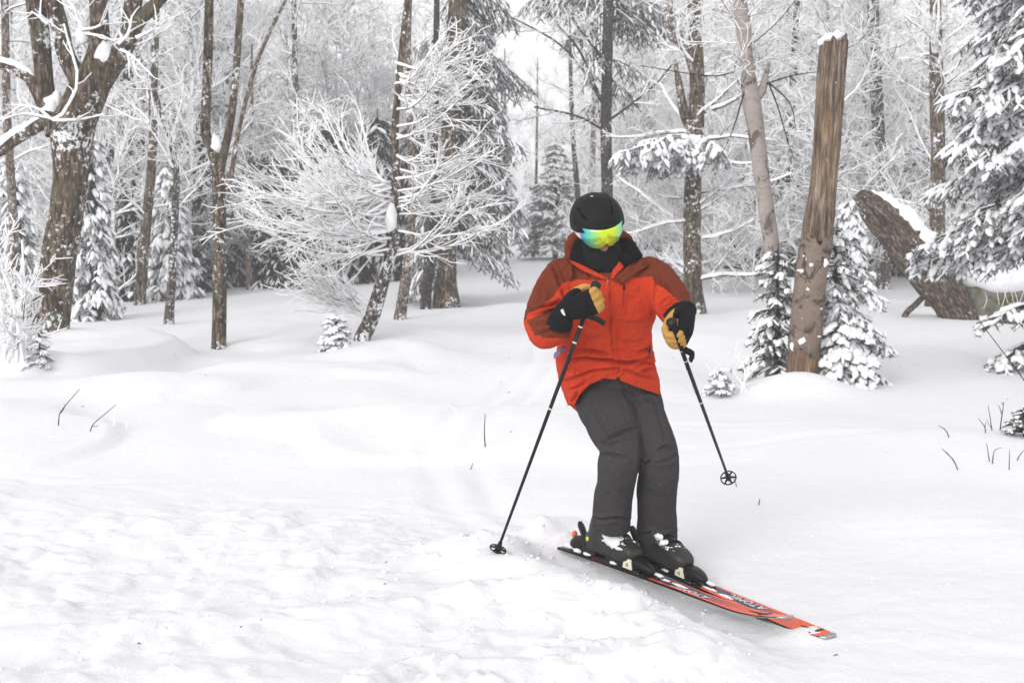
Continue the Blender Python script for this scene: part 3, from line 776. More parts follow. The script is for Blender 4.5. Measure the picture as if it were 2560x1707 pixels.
for j, (lab, ct) in enumerate((('pair of thin pale trunks far down the gap, the near one', [(1268, 634, 9), (1264, 580, 9), (1262, 480, 8), (1262, 300, 7)]), ('thin dark trunk leaning at the far end of the gap', [(1250, 630, 6), (1256, 585, 6), (1262, 520, 5)]), ('grey trunk stub under the big spruce boughs far behind', [(1199, 621, 12), (1200, 560, 11), (1202, 420, 10)]), ('small trunk just beside the little spruce', [(1334, 643, 8), (1337, 600, 7), (1340, 480, 7), (1342, 350, 6)]))):
    px_tree('far_trunk_tree', lab, ct, bark='bark_tan', seed=56 + j, extend=3, n=18, sides=9, group='thin trunks far down the gap', crown=dict(FC, n1=8, n3=3))
bp = P(1388, 650, 41.0); bp[2] = float(ground_h(bp[0], bp[1], False))
conifer_tree('little_spruce', 'small grey frosted spruce standing alone behind the skier', bp, conifer_mesh(3.9, 1.55, 61, snow_p=0.5, snow_k=1.0, nb=64, z0=0.10, width=0.13, droop=0.35, hang=0.35, fl=0.26, dens=0.62, blades=8), 3.9, 0.10, 61, 'needles_frost', cat='spruce tree', scale=(bp[1] * (648 - 352) / FPX) / 3.95)

# ---- behind and right of the skier
e, b, Y, C, r = px_tree('dark_spruce', 'straight dark trunk rising behind the helmet', [(1522, 735, 32), (1520, 600, 30), (1518, 484, 28), (1515, 306, 27), (1518, 153, 26), (1521, 0, 25), (1522, -90, 22)], Y=27, bark='bark_dark', seed=65, extend=3, n=50)
spruce_boughs(e, b, Y, [(1518, y, 1518 + sx, y + dy, dz) for y, sx, dy, dz in ((30, -120, 60, 1), (20, 110, 20, 1.2), (95, -70, 55, 0.6), (60, 170, -20, 1.5), (150, 90, 40, 0.5), (-30, -150, 40, 1.4), (-20, 140, 30, 0.6), (130, -75, 60, -0.4), (190, 60, 60, 1), (5, 200, 0, 2), (-50, -220, 30, 2.4), (230, -60, 50, 0.8))], 66, 'needles_frost', 'foliage', width=0.085, fl=0.27, dens=0.65)
for pts, s in ((((1512, 270), (1450, 165), (1390, 105), (1310, 60), (1240, 25)), 1), (((1510, 265), (1450, 130), (1400, 70), (1345, 0)), 2), (((1508, 325), (1440, 290), (1335, 268)), 3), (((1524, 300), (1580, 260), (1640, 210), (1690, 150)), 4), (((1520, 160), (1440, 60), (1430, 0)), 5)):
    px_limb(e, b, Y, [(x, y, 7 - 1.0 * k, -0.15 * k) for k, (x, y) in enumerate(pts)], name='branch', bark='bark_dark', seed=66 + s, extend=0, n=16, sides=6, crown=dict(n1=7, t=(0.1, 1.0), L1=(0.5, 1.3), ang1=(35, 65), n2=6, L2=(0.25, 0.6), n3=3, L3=(0.1, 0.3), rf=0.012))
for j, (lab, bk, ct) in enumerate((
    ('thin dark trunk with a slight bow left of the helmet', 'bark_dark', [(1450, 660, 15), (1446, 520, 14), (1440, 440, 13), (1432, 330, 11), (1428, 230, 10)]),
    ('thin tan trunk just left of the dark trunk behind the helmet', 'bark_tan', [(1478, 640, 16), (1477, 520, 15), (1481, 400, 15), (1484, 310, 13), (1486, 180, 12)]),
    ('tan birch, first of the pale birches right of the helmet', 'bark_tan', [(1590, 650, 17), (1594, 540, 16), (1600, 440, 15), (1606, 360, 13), (1608, 200, 12)]),
    ('pale birch with peeling bark, second right of the helmet', 'birch', [(1652, 660, 24), (1650, 580, 22), (1648, 500, 20), (1640, 420, 18), (1622, 330, 20), (1614, 200, 18), (1612, 60, 16)]),
    ('leaning pale birch, third right of the helmet', 'birch', [(1668, 672, 20), (1678, 620, 20), (1694, 550, 19), (1704, 490, 17), (1714, 380, 14)]))):
    px_tree('pale_birch' if bk != 'bark_dark' else 'thin_tree', lab, ct, bark=bk, seed=71 + j, extend=2.5, n=30, sides=12, crown=dict(FC, n1=16, L1=(0.9, 2.0)))
e, b, Y, C, r = px_tree('old_tree', 'dark mossy trunk at the shoulder of the red jacket, a snowy bough across it', [(1736, 783, 60), (1732, 720, 46), (1730, 600, 43), (1731, 510, 42), (1733, 433, 40), (1741, 306, 38), (1743, 204, 36), (1738, 100, 34), (1735, 0, 32), (1734, -80, 28)], bark='bark', seed=81, flare=0.2, n=60, sides=20, extend=3)
px_limb(e, b, Y, [(1732, 330, 26), (1712, 290, 24), (1702, 235, 20), (1695, 195, 16)], bark='bark', seed=82, extend=0.3)
lC, lr = px_limb(e, b, Y, [(1738, 190, 22), (1715, 125, 20), (1695, 105, 20), (1677, 88, 20), (1672, 40, 18), (1675, -10, 17)], bark='bark_tan', seed=83, extend=1.0)
snow_strip(lC, lr, e, 84, 0.8, 0.8, (0.1, 0.5))
cm = MB(); frost_crown(cm, C, r, np.random.default_rng(85), n1=26, t=(0.15, 0.85), L1=(0.9, 2.2), ang1=(50, 90), n2=8, L2=(0.3, 0.8), n3=5, L3=(0.1, 0.35), rf=0.012, up=0.02); cm.build('frosted_branches', M['frost'], e)
# its snow laden spruce bough
rng = np.random.default_rng(86); out = []; st = []
for (x0, y0, x1, y1, dz) in ((1738, 345, 1520, 372, -1.0), (1738, 350, 1600, 352, -1.4), (1740, 345, 1780, 352, -1.5), (1738, 352, 1560, 385, -0.6), (1738, 348, 1660, 342, -1.8)):
    p0 = P(x0, y0, Y) - b; p1 = P(x1, y1, Y + dz) - b; d = p1 - p0
    st.append(bough_fingers(p0, unit(d) + np.array((0, 0, 0.15)), np.linalg.norm(d), rng, out, 0.085, 0.35, 0.8, 1.05, 0.22, True, 0.0))
mb = MB(); st = np.array(st); V, Q, T = tube_batch(st, np.full(st.shape[:2], 0.015), 4); mb.add(V, Q, T, 1)
fingers(mb, [o[0] for o in out], [o[1] for o in out], [o[2] for o in out], rng, 0, 2, 0.42, 1.5, 9)
mb.build('snowy_bough', [M['needles_frost'], M['bark_dark'], M['snowcap']], e)

# ---- the white birch and its neighbours
e, b, Y, C, r = px_tree('white_birch', 'curving pale birch with peeling bark beside the broken trunk', [(1930, 945, 38), (1934, 860, 36), (1934, 765, 35), (1931, 638, 38), (1921, 561, 38), (1905, 446, 38), (1889, 319, 40), (1878, 250, 44), (1868, 165, 32), (1858, 64, 36), (1848, 0, 34), (1842, -80, 30)], Y=12.4, bark='birch', seed=91, flare=0.1, n=60, sides=22, extend=2.5, rough=0.045)
px_limb(e, b, Y, [(1884, 250, 26), (1905, 225, 22), (1914, 190, 15)], bark='birch', seed=92, extend=0.15)
cm = MB(); frost_crown(cm, C, r, np.random.default_rng(93), n1=34, t=(0.62, 0.98), L1=(0.7, 1.5), ang1=(40, 85), n2=8, L2=(0.25, 0.6), n3=5, L3=(0.08, 0.25), rf=0.0065, up=0.02, rk1=0.12); cm.build('frosted_branches', M['frost'], e)
cm = MB(); tw = []
for pts in (((1880, 228), (1850, 212), (1836, 170), (1860, 130), (1940, 60), (1990, 0)), ((1838, 180), (1770, 190), (1600, 165)), ((1918, 200), (1945, 270), (1965, 340), (1985, 400)), ((1920, 205), (1975, 260), (1990, 330)), ((1900, 215), (1980, 190), (2045, 180)), ((1872, 190), (1830, 330), (1780, 430))):
    tw.append(crom(np.array([P(x, y, Y - 0.5 * k / len(pts)) - b for k, (x, y) in enumerate(pts)]), 14))
tw = np.array(tw); V, Q, T = tube_batch(tw, np.linspace(0.010, 0.004, 14)[None].repeat(len(tw), 0), 5); cm.add(V, Q, T); cm.build('bare_twigs', M['bark_dark'], e)
px_tree('dark_thin_tree', 'thin dark trunk standing right against the pale birch', [(1897, 690, 18), (1896, 620, 18), (1892, 540, 17), (1888, 440, 15), (1884, 250, 13)], bark='bark_dark', seed=95, extend=2, crown=dict(FC, n1=8))
px_tree('dark_tree', 'dark trunk seen through frost between the birch and the broken trunk', [(1980, 680, 24), (1978, 560, 22), (1976, 440, 22), (1975, 300, 20), (1985, 180, 18), (1990, 60, 16)], Y=34, bark='bark_dark', seed=96, extend=2, crown=dict(FC, n1=44, L1=(0.9, 2.2), rf=0.014))
px_tree('grey_tree', 'straight grey snow speckled tree between the broken trunk and the fallen log', [(2208, 722, 36), (2208, 660, 33), (2205, 574, 32), (2202, 446, 30), (2192, 255, 30), (2186, 127, 28), (2182, 0, 26), (2178, -80, 22)], bark='bark_snowy', seed=97, extend=2.5, n=56, crown=dict(FC, n1=30, t=(0.35, 0.9), L1=(0.8, 1.8)))
px_tree('brown_tree', 'brown trunk rising behind the fallen log', [(2342, 640, 40), (2343, 574, 37), (2345, 383, 34), (2342, 255, 34), (2340, 127, 30), (2338, 0, 26)], Y=24, bark='bark', seed=98, extend=2.5, n=50, crown=dict(FC, n1=34, t=(0.45, 0.98), L1=(0.8, 1.8)))
px_tree('small_trunk_tree', 'small trunk left of the grey speckled tree', [(2172, 659, 22), (2169, 600, 20), (2168, 540, 18), (2164, 400, 16), (2160, 200, 14)], bark='bark_tan', seed=99, extend=2.5, crown=dict(FC, n1=12))

# ---- broken snag
Y = 11.72; b = P(2004, 966, Y); b[2] = float(ground_h(b[0], b[1], False))
SN = empty('broken_trunk', b, 'tall broken tree trunk with bare splintered wood and snow on top', 'tree trunk')
m, nt, bs = newmat('snag_wood'); k = N(nt)
v = k.coords((1, 1, 0.09)); a = k.noise(v, 26, 6, 0.7, 0.3); w = k.coords()
c1 = k.ramp(a, [(0.34, (0.035, 0.024, 0.017)), (0.48, (0.165, 0.115, 0.082)), (0.66, (0.36, 0.29, 0.235))])
c2 = k.ramp(a, [(0.34, (0.085, 0.05, 0.024)), (0.49, (0.31, 0.21, 0.115)), (0.68, (0.50, 0.40, 0.27))])
big = k.noise(k.coords((1, 1, 0.45)), 2.6, 3)
c = k.mix(k.ramp(big, [(0.52, 0.0), (0.64, 0.9)]), c1, c2)
sp = k.noise(w, 20, 4, 0.75); c = k.mix(k.ramp(sp, [(0.665, 0.0), (0.685, 1.0)]), c, (0.83, 0.84, 0.87))
k.ln(c, bs.inputs['Base Color']); k.bump(a, 1.0, 0.05, bs); bs.inputs['Roughness'].default_value = 0.85; bs.inputs['Specular IOR Level'].default_value = 0.2
M['snag'] = m
M['snag_bark'] = mat_birch('old_birch_bark', 0.0, ((0.12, 0.088, 0.068), (0.255, 0.20, 0.162)), (0.04, 0.03, 0.024))
M['snag_dark'] = mat_plain('inner_bark', (0.13, 0.07, 0.045), 0.9, var=0.4, vs=18, bump=0.5)
rows = px_ctrl([(2006, 955, 84), (2006, 918, 76), (2020, 765, 74), (2030, 670, 72), (2042, 600, 74), (2050, 530, 68), (2056, 478, 63), (2065, 383, 64), (2074, 255, 66), (2080, 159, 65), (2085, 112, 63)], Y, b)
rows = [(rows[0][0], rows[0][1], -0.4, rows[0][3])] + rows
NS = 96; t = MB(); C, r = trunk(t, rows, 90, NS, 0.09, 20, 101, 0, 0.0, True, 0.06)
V = t.V[0].reshape(90, NS, 3)
ang = np.arange(NS) / NS * 2 * np.pi; hh = np.linspace(0, 1, 90)[:, None]
crk = np.abs(pn(np.cos(ang)[None] * 5.5, np.sin(ang)[None] * 5.5, hh * 3.0, 104)); rad = V - C[:, None]          # long splits and ribs in the bare wood
V += rad * (-0.16 * np.exp(-(crk / 0.05) ** 2) + 0.05 * pn(np.cos(ang)[None] * 2.2, np.sin(ang)[None] * 2.2, hh * 5, 105))[..., None]
shard = 0.17 * pn(np.cos(ang) * 4.5, np.sin(ang) * 4.5, 0.5, 7) + 0.06 * np.abs(pn(np.cos(ang) * 11, np.sin(ang) * 11, 0.5, 8)) + 0.06 * np.cos(ang - 0.9)
for q_, f_ in ((-1, 1.0), (-2, 0.7), (-3, 0.4), (-4, 0.15)): V[q_, :, 2] += shard * f_                            # splintered top
t.build('wood', M['snag'], SN)
# lower sleeve of bark, ragged upper edge, thicker than the wood it wraps
def bark_sleeve(C, r, s0, s1, seed, grow, mat, name, wob=0.03, n=24, sides=36):
    Cc, rr = resample(C[int(s0 * 89):int(s1 * 89) + 1], r[int(s0 * 89):int(s1 * 89) + 1], n)
    tt, aa, bb = frames(Cc); an = np.arange(sides) / sides * 2 * np.pi
    ring = aa[:, None] * np.cos(an)[None, :, None] + bb[:, None] * np.sin(an)[None, :, None]
    e_ = np.zeros((n, sides)); e_[-1] = wob * (fbm(np.cos(an) * 2.2 + seed, np.sin(an) * 2.2, 0.3, 3, seed)) * 3; e_[0] = wob * fbm(np.cos(an) * 2.2, np.sin(an) * 2.2 + seed, 0.3, 3, seed + 2) * 3
    rad = rr[:, None] * (1 + 0.03 * fbm(np.cos(an)[None] * 3, np.sin(an)[None] * 3, np.linspace(0, 4, n)[:, None], 3, seed)) + grow
    rad[-1] += 0.004
    V = Cc[:, None] + ring * rad[..., None] + tt[:, None] * e_[..., None]
    Vi = Cc[:, None] + ring * (rr * 0.9)[:, None, None] + tt[:, None] * e_[..., None]
    i = np.arange(n - 1)[:, None] * sides; q = np.arange(sides)[None]; q2 = (q + 1) % sides
    mb = MB(); mb.add(np.concatenate([V.reshape(-1, 3), Vi[-1], Vi[0]]), np.concatenate([np.stack([i + q, i + q2, i + sides + q2, i + sides + q], -1).reshape(-1, 4),
        np.stack([(n - 1) * sides + q[0], (n - 1) * sides + q2[0], n * sides + q2[0], n * sides + q[0]], -1), np.stack([q2[0], q[0], (n + 1) * sides + q[0], (n + 1) * sides + q2[0]], -1)]))
    return mb.build(name, M[mat], SN)
bark_sleeve(C, r, 0.22, 0.47, 5, 0.012, 'snag_bark', 'bark', 0.075)
bark_sleeve(C, r, 0.02, 0.165, 6, 0.016, 'snag_bark', 'bark')
bark_sleeve(C, r, 0.165, 0.222, 8, 0.004, 'snag_dark', 'inner_bark', 0.012)
snow_lump(SN, P(2078, 104, Y + 0.03) - b, (27 * mpp(Y), 24 * mpp(Y), 17 * mpp(Y)), 105, 1.0, 'snow_cap', (24, 14), 0.7)
snow_lump(SN, P(2096, 92, Y) - b, (14 * mpp(Y), 14 * mpp(Y), 13 * mpp(Y)), 106, 1.0, 'snow_cap', (18, 12), 0.7)
for j, (px, py, w_) in enumerate(((2000, 676, 13), (2018, 662, 7), (2052, 655, 10), (2004, 640, 5), (1998, 848, 14), (1976, 866, 10), (2038, 838, 5), (2062, 690, 6), (2010, 722, 4), (2044, 770, 4))):
    x_ = P(px, py, Y)[0]; i_ = int(np.argmin(np.abs(C[:, 2] + b[2] - P(px, py, Y)[2]))); dx_ = x_ - b[0] - C[i_, 0]; rr_ = r[i_] + 0.012
    yy_ = C[i_, 1] - math.sqrt(max(0.0, rr_ ** 2 - dx_ ** 2))
    snow_lump(SN, (x_ - b[0], yy_, P(px, py, Y)[2] - b[2]), (w_ * mpp(Y) * 0.8, 0.010, w_ * mpp(Y) * (0.35 + 0.4 * (j % 3) / 2)), 110 + j * 3, 1.0, 'snow_patch', (16, 10), 1.4)

# ---- young firs round the snag
fir_a = conifer_mesh(1.68, 0.80, 121, snow_p=0.5, snow_k=1.35, nb=46, z0=0.03, width=0.048, droop=0.65, hang=0.6, fl=0.105, dens=0.9, power=0.5, lmin=0.25)
bp = P(2082, 960, Y + 0.50); bp[2] = float(ground_h(bp[0], bp[1], False))
conifer_tree('young_fir', 'bushy young fir loaded with snow behind the broken trunk', bp, fir_a, 1.68, 0.035, 121, 'needles_frost', cat='fir tree')
fir_b = conifer_mesh(1.42, 0.42, 122, snow_p=0.55, snow_k=1.3, nb=34, z0=0.05, width=0.052, droop=0.5, hang=0.5, fl=0.12, dens=0.9, power=0.5, lmin=0.18)
bp = P(1938, 940, Y + 0.34); bp[2] = float(ground_h(bp[0], bp[1], False))
conifer_tree('young_fir', 'narrow young fir with green tips beside the pale birch', bp, fir_b, 1.42, 0.03, 122, cat='fir tree')
fir_c = conifer_mesh(0.62, 0.52, 123, snow_p=0.9, snow_k=1.7, nb=26, z0=0.05, width=0.055, droop=0.75, hang=0.5, fl=0.115, dens=1.0, power=0.4, lmin=0.2)
bp = P(2098, 985, Y + 0.06); bp[2] = float(ground_h(bp[0], bp[1], False))
conifer_tree('fir_sapling', 'low fir mounded with snow at the foot of the broken trunk', bp, fir_c, 0.62, 0.025, 123, cat='fir tree')

# ---- leaning fallen log, prop stick and boulder
b = ground_pt(2408, 797); Y = b[1] + 0.2; b[1] = Y
LG = empty('fallen_log', b, 'thick rotten log leaning up to the left, snow along its top', 'log')
M['log'] = mat_bark('log_bark', (0.055, 0.036, 0.026), (0.17, 0.125, 0.095), (0.30, 0.235, 0.185), 0.14, 1.0, 0.34, bump=1.0, rot=(0, R(39.7), 0))
rows = px_ctrl([(2396, 802, 84), (2378, 757, 88), (2338, 702, 96), (2292, 641, 98), (2246, 585, 92), (2202, 538, 82), (2168, 506, 60), (2144, 486, 28)], Y, b)
rows = [(rows[0][0] + 0.05, rows[0][1], -0.35, rows[0][3])] + rows
e_ = rows
t = MB()
def log_trunk():
    C, r = trunk(t, rows, 60, 30, 0.10, 13, 131, 0, 0.0, True, 0.12)
    return C, r
C, r = log_trunk(); t.build('wood', M['log'], LG)
snow_strip(C, r, LG, 132, 0.85, 0.90, (0.30, 1.0), 'snow_cover', 44, (0.15, 0.0, 1.0))
b2 = P(2262, 790, Y + 0.1); b2[2] = float(ground_h(b2[0], b2[1], False))
px_tree('prop_stick', 'short stick propped under the leaning log', [(2262, 790, 15), (2290, 760, 15), (2322, 728, 13)], Y=Y + 0.1, bark='log', seed=133, cat='stick', extend=0, n=14, sides=10, flare=0)
bb = ground_pt(2500, 806); bb[1] += 0.3
BO = empty('boulder', bb, 'grey mossy boulder capped with snow at the foot of the log', 'boulder')
M['rock'] = mat_plain('rock', (0.15, 0.14, 0.115), 0.9, var=0.45, vs=7, bump=0.9, bs=18)
m, nt, bs = newmat('mossy_rock'); k = N(nt); w = k.coords()
c = k.ramp(k.noise(w, 6, 6, 0.65), [(0.3, (0.085, 0.08, 0.065)), (0.55, (0.19, 0.18, 0.15)), (0.75, (0.28, 0.265, 0.22))])
mz = k.math('ADD', k.math('MULTIPLY', k.normal_z(), 0.8), k.noise(w, 9, 4)); c = k.mix(k.ramp(mz, [(0.78, 0.0), (0.95, 1.0)]), c, (0.085, 0.085, 0.018))
k.ln(c, bs.inputs['Base Color']); k.bump(k.noise(w, 14, 6, 0.7), 0.9, 0.05, bs); bs.inputs['Roughness'].default_value = 0.9
M['rock'] = m
s_ = mpp(bb[1])
snow_lump(BO, (0, 0, 45 * s_), (112 * s_, 100 * s_, 84 * s_), 141, 1.0, 'rock', (40, 26), 0.30, 'rock')
snow_lump(BO, (-4 * s_, -6 * s_, 112 * s_), (108 * s_, 96 * s_, 56 * s_), 142, 1.0, 'snow_cap', (36, 22), 0.22)
tw = MB(); rng = np.random.default_rng(9)
for j in range(9):
    p0 = np.array((rng.uniform(-70, 60) * s_, -100 * s_, rng.uniform(20, 60) * s_)); p1 = p0 + np.array((rng.uniform(-40, 40), rng.uniform(-10, 20), rng.uniform(40, 110))) * s_
    V, Q, T = tube_batch(crom(np.array([p0, (p0 + p1) / 2 + rng.normal(scale=3 * s_, size=3), p1]), 6)[None], np.full((1, 6), 0.006), 4); tw.add(V, Q, T)
tw.build('frosted_twigs', M['frost'], BO)

# ---- the large fir at the right edge
bp = ground_pt(2655, 918)
fir_r = conifer_mesh(9.0, 1.78, 151, snow_p=0.5, snow_k=1.25, nb=66, z0=0.165, ztop=0.56, width=0.066, droop=0.5, hang=0.65, fl=0.16, dens=0.66, power=0.42, azr=(95, 275))
LF = conifer_tree('large_fir', 'large fir with heavy snow on its boughs at the picture edge', bp, fir_r, 9.0, 0.14, 151, 'needles_frost', cat='fir tree')
spruce_boughs(LF, bp, bp[1], [(2650, 850, 2405, 905, -0.25), (2650, 840, 2470, 880, -0.5), (2650, 760, 2440, 775, -0.6)], 152, 'needles', 'low_bough', 0.5, 0.07, 0.35, 0.16, 9, 0.6, 1.3)
bp = ground_pt(2556, 1092)
conifer_tree('fir_seedling', 'tiny green fir seedling poking from the snow by the picture edge', bp, conifer_mesh(0.22, 0.17, 153, snow_p=0.4, snow_k=0.9, nb=16, width=0.026, droop=0.4, hang=0.2, fl=0.045, z0=0.1, power=0.5, lmin=0.06), 0.22, 0.006, 153, cat='seedling')
bp = ground_pt(842, 872)
conifer_tree('fir_seedling', 'small white fir seedling at the foot of the leaning frosted tree', bp, conifer_mesh(0.42, 0.27, 154, snow_p=0.8, snow_k=1.3, nb=24, width=0.045, droop=0.5, hang=0.3, fl=0.08, z0=0.05, power=0.6, lmin=0.1), 0.42, 0.01, 154, 'needles_frost', cat='seedling')
bp = ground_pt(1800, 990)
conifer_tree('fir_seedling', 'small fir seedling by the far ski pole', bp, conifer_mesh(0.26, 0.18, 155, snow_p=0.7, snow_k=1.4, nb=14, width=0.035, droop=0.5, hang=0.3, fl=0.06, z0=0.15, power=0.6, lmin=0.07), 0.26, 0.008, 155, 'needles_frost', cat='seedling')
bp = ground_pt(100, 918)
conifer_tree('fir_seedling', 'sparse frosted fir seedling in front of the maple', bp, conifer_mesh(0.34, 0.16, 156, snow_p=0.7, snow_k=1.1, nb=12, width=0.035, droop=0.5, hang=0.3, fl=0.07, z0=0.08, power=0.6, lmin=0.07), 0.34, 0.008, 156, 'needles_frost', cat='seedling')

# ---- snowy firs at the left, each its own tree
fm = {}
def far_fir(name, label, px, py, top, halfw, seed, kind='needles_frost', snow_p=0.6, snow_k=1.35, Y=None, nb=58, grp=None):
    bp = ground_pt(px, py) if Y is None else P(px, py, Y); 
    if Y is not None: bp[2] = float(ground_h(bp[0], bp[1], False))
    s = mpp(bp[1]); H = (py - top) * s; W = halfw * s
    q_ = bp[1] / 24.0
    mb = conifer_mesh(H, W, seed, snow_p=snow_p, snow_k=snow_k, nb=nb, z0=0.03, width=0.088 * q_, droop=0.8, hang=1.15, fl=0.23 * q_, dens=0.62, power=0.65, blades=7, lmin=0.25)
    return conifer_tree(name, label, bp, mb, H, 0.07 * H ** 0.6, seed, kind, grp)
far_fir('snowy_fir', 'snow laden fir right of the maple trunk', 240, 800, 330, 95, 161, Y=22.0)
far_fir('snowy_fir', 'broad snow laden fir behind the two slim trees', 428, 772, 440, 102, 162, Y=26.5)
far_fir('snowy_fir', 'snow laden fir left of the maple trunk at the edge', 50, 800, 380, 85, 163, Y=22.5)
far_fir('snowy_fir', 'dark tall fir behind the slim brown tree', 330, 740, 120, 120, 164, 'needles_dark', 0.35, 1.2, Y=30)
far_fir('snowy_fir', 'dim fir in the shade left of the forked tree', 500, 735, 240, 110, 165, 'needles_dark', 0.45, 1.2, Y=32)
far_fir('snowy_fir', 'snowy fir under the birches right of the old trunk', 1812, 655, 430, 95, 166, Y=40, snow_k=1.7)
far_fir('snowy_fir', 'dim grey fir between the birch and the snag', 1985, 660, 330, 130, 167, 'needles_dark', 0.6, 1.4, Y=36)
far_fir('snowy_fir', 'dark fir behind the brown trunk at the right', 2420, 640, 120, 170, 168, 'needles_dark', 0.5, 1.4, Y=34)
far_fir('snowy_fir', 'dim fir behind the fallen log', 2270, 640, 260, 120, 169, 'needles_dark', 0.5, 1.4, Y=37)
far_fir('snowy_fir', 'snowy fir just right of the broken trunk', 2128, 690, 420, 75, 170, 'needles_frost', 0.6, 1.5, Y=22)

# ---- frosted shrub at the left edge
b = ground_pt(30, 905)
FS = empty('frosted_shrub', b, 'white frosted leafless shrub at the left edge below the maple', 'shrub')
cm = MB(); rng = np.random.default_rng(171); ln = []
for j in range(12):
    px0, px1 = rng.uniform(0, 70), rng.uniform(-60, 130); y1 = rng.uniform(560, 800)
    ln.append(crom(np.array([P(px0, 915, b[1]) - b, P(px0 * 0.6 + px1 * 0.4, 860 * 0.5 + y1 * 0.5, b[1] + rng.uniform(-0.3, 0.3)) - b, P(px1, y1, b[1] + rng.uniform(-0.6, 0.6)) - b]), 10))
A = np.array(ln); Ra = np.linspace(0.02, 0.009, 10)[None].repeat(len(A), 0); V, Q, T = tube_batch(A, Ra, 5); cm.add(V, Q, T)
Bq, Rq = branches(A, Ra, 8, 0.15, 1.0, (0.2, 0.5), (30, 65), 6, rng, (0, 0, 0.05), 0.15, 0.7, 0.6, 0.009); V, Q, T = tube_batch(Bq, Rq, 4); cm.add(V, Q, T)
Dq, Rd = branches(Bq, Rq, 4, 0.2, 1.0, (0.08, 0.2), (30, 60), 4, rng, (0, 0, 0.03), 0.15, 0.8, 0.6, 0.008); V, Q, T = tube_batch(Dq, Rd, 4); cm.add(V, Q, T)
cm.build('frosted_branches', M['frost'], FS)

# ---- far woods: too dense to tell one tree from another
rng = np.random.default_rng(200)
def woods(name, label, cat, spots, protos, mats, seed, smin=0.8, smax=1.2):
    """one object: tree shapes instanced over points on the ground"""
    rng = np.random.default_rng(seed)
    pc = bpy.data.collections.new(name + '_kinds')
    for pm in protos:
        pc.objects.link(bpy.data.objects.new(name + '_kind', pm.mesh(name + '_kind', mats)))
    pts = np.array([(x, y, float(ground_h(x, y, False))) for x, y in spots]); n = len(pts)
    me = bpy.data.meshes.new(name); me.vertices.add(n); me.vertices.foreach_set('co', pts.astype(np.float32).ravel())
    rot = np.zeros((n, 3)); rot[:, 2] = rng.uniform(0, 6.28, n); rot[:, :2] = rng.normal(scale=0.03, size=(n, 2))
    a_ = me.attributes.new('rot', 'FLOAT_VECTOR', 'POINT'); a_.data.foreach_set('vector', rot.astype(np.float32).ravel())
    a_ = me.attributes.new('scl', 'FLOAT', 'POINT'); a_.data.foreach_set('value', rng.uniform(smin, smax, n).astype(np.float32))
    a_ = me.attributes.new('kind_no', 'INT', 'POINT'); a_.data.foreach_set('value', (np.arange(n) * 7 % len(protos)).astype(np.int32))
    for m_ in mats: me.materials.append(m_)
    o = bpy.data.objects.new(name, me); COL.objects.link(o)
    ng = bpy.data.node_groups.new(name + '_nodes', 'GeometryNodeTree')
    ng.interface.new_socket('Geometry', in_out='INPUT', socket_type='NodeSocketGeometry'); ng.interface.new_socket('Geometry', in_out='OUTPUT', socket_type='NodeSocketGeometry')
    gi = ng.nodes.new('NodeGroupInput'); go = ng.nodes.new('NodeGroupOutput'); ip = ng.nodes.new('GeometryNodeInstanceOnPoints'); ci = ng.nodes.new('GeometryNodeCollectionInfo')
    ci.inputs['Collection'].default_value = pc; ci.inputs['Separate Children'].default_value = True; ci.inputs['Reset Children'].default_value = True
    def na(nm, tp):
        q = ng.nodes.new('GeometryNodeInputNamedAttribute'); q.data_type = tp; q.inputs['Name'].default_value = nm; return [x for x in q.outputs if x.enabled][0]
    ip.inputs['Pick Instance'].default_value = True
    ng.links.new(gi.outputs[0], ip.inputs['Points']); ng.links.new(ci.outputs[0], ip.inputs['Instance'])
    ng.links.new(na('kind_no', 'INT'), ip.inputs['Instance Index']); ng.links.new(na('rot', 'FLOAT_VECTOR'), ip.inputs['Rotation']); ng.links.new(na('scl', 'FLOAT'), ip.inputs['Scale'])
    ng.links.new(ip.outputs[0], go.inputs[0])
    md = o.modifiers.new('woods', 'NODES'); md.node_group = ng
    return tag(o, label, cat, kind='stuff')
M['bark_rimed'] = mat_bark('rimed_bark', (0.10, 0.09, 0.085), (0.24, 0.22, 0.20), (0.36, 0.33, 0.31), 0.85, 1.2, 0.3)
protos = []
for s in range(4):
    pm = MB(); H = 9.0
    C, r = trunk(pm, [(0, 0, -0.5, 0.07), (0.1, 0, 2, 0.06), (-0.1 + 0.2 * s, 0.1, 5, 0.045), (0.2, 0, H, 0.015)], 14, 6, 0.05, 9, 201 + s, 1)
    frost_crown(pm, C, r, np.random.default_rng(210 + s), n1=46, t=(0.06, 1.0), L1=(1.1, 2.8), ang1=(35, 80), n2=9, L2=(0.45, 1.2), n3=4, L3=(0.2, 0.6), rf=0.016, up=0.06)
    protos.append(pm)
def spots_px(lst):
    return [((px - 1280) / FPX * y, y) for px, y in lst]
dec = []
for y, step, lo, hi in ((28, 150, 170, 560), (30, 140, 1780, 2380), (40, 75, 540, 1020), (34, 110, 1500, 1760), (31, 120, 300, 600), (34, 150, -60, 300), (37, 90, 560, 980), (33, 150, 1560, 2600), (37, 120, 500, 1130), (42, 100, 1520, 2650), (48, 90, -100, 1190), (56, 80, 1500, 2650), (64, 70, -100, 1230), (72, 60, 1430, 2650), (85, 60, -100, 2650), (105, 50, -100, 2650)):
    x = lo
    while x < hi:
        dec.append((x + rng.uniform(-40, 40), y + rng.uniform(-2, 2))); x += step
for y in (30, 40, 52, 68):                              # the wood goes on to both sides
    dec += [(x + rng.uniform(-50, 50), y + rng.uniform(-3, 3)) for x in list(range(-1300, -120, 150)) + list(range(2700, 3800, 150))]
woods('frosted_woods', 'white lace of rime covered branches filling the woods behind', 'frosted woods', spots_px(dec), protos, [M['frost'], M['bark_rimed']], 220)
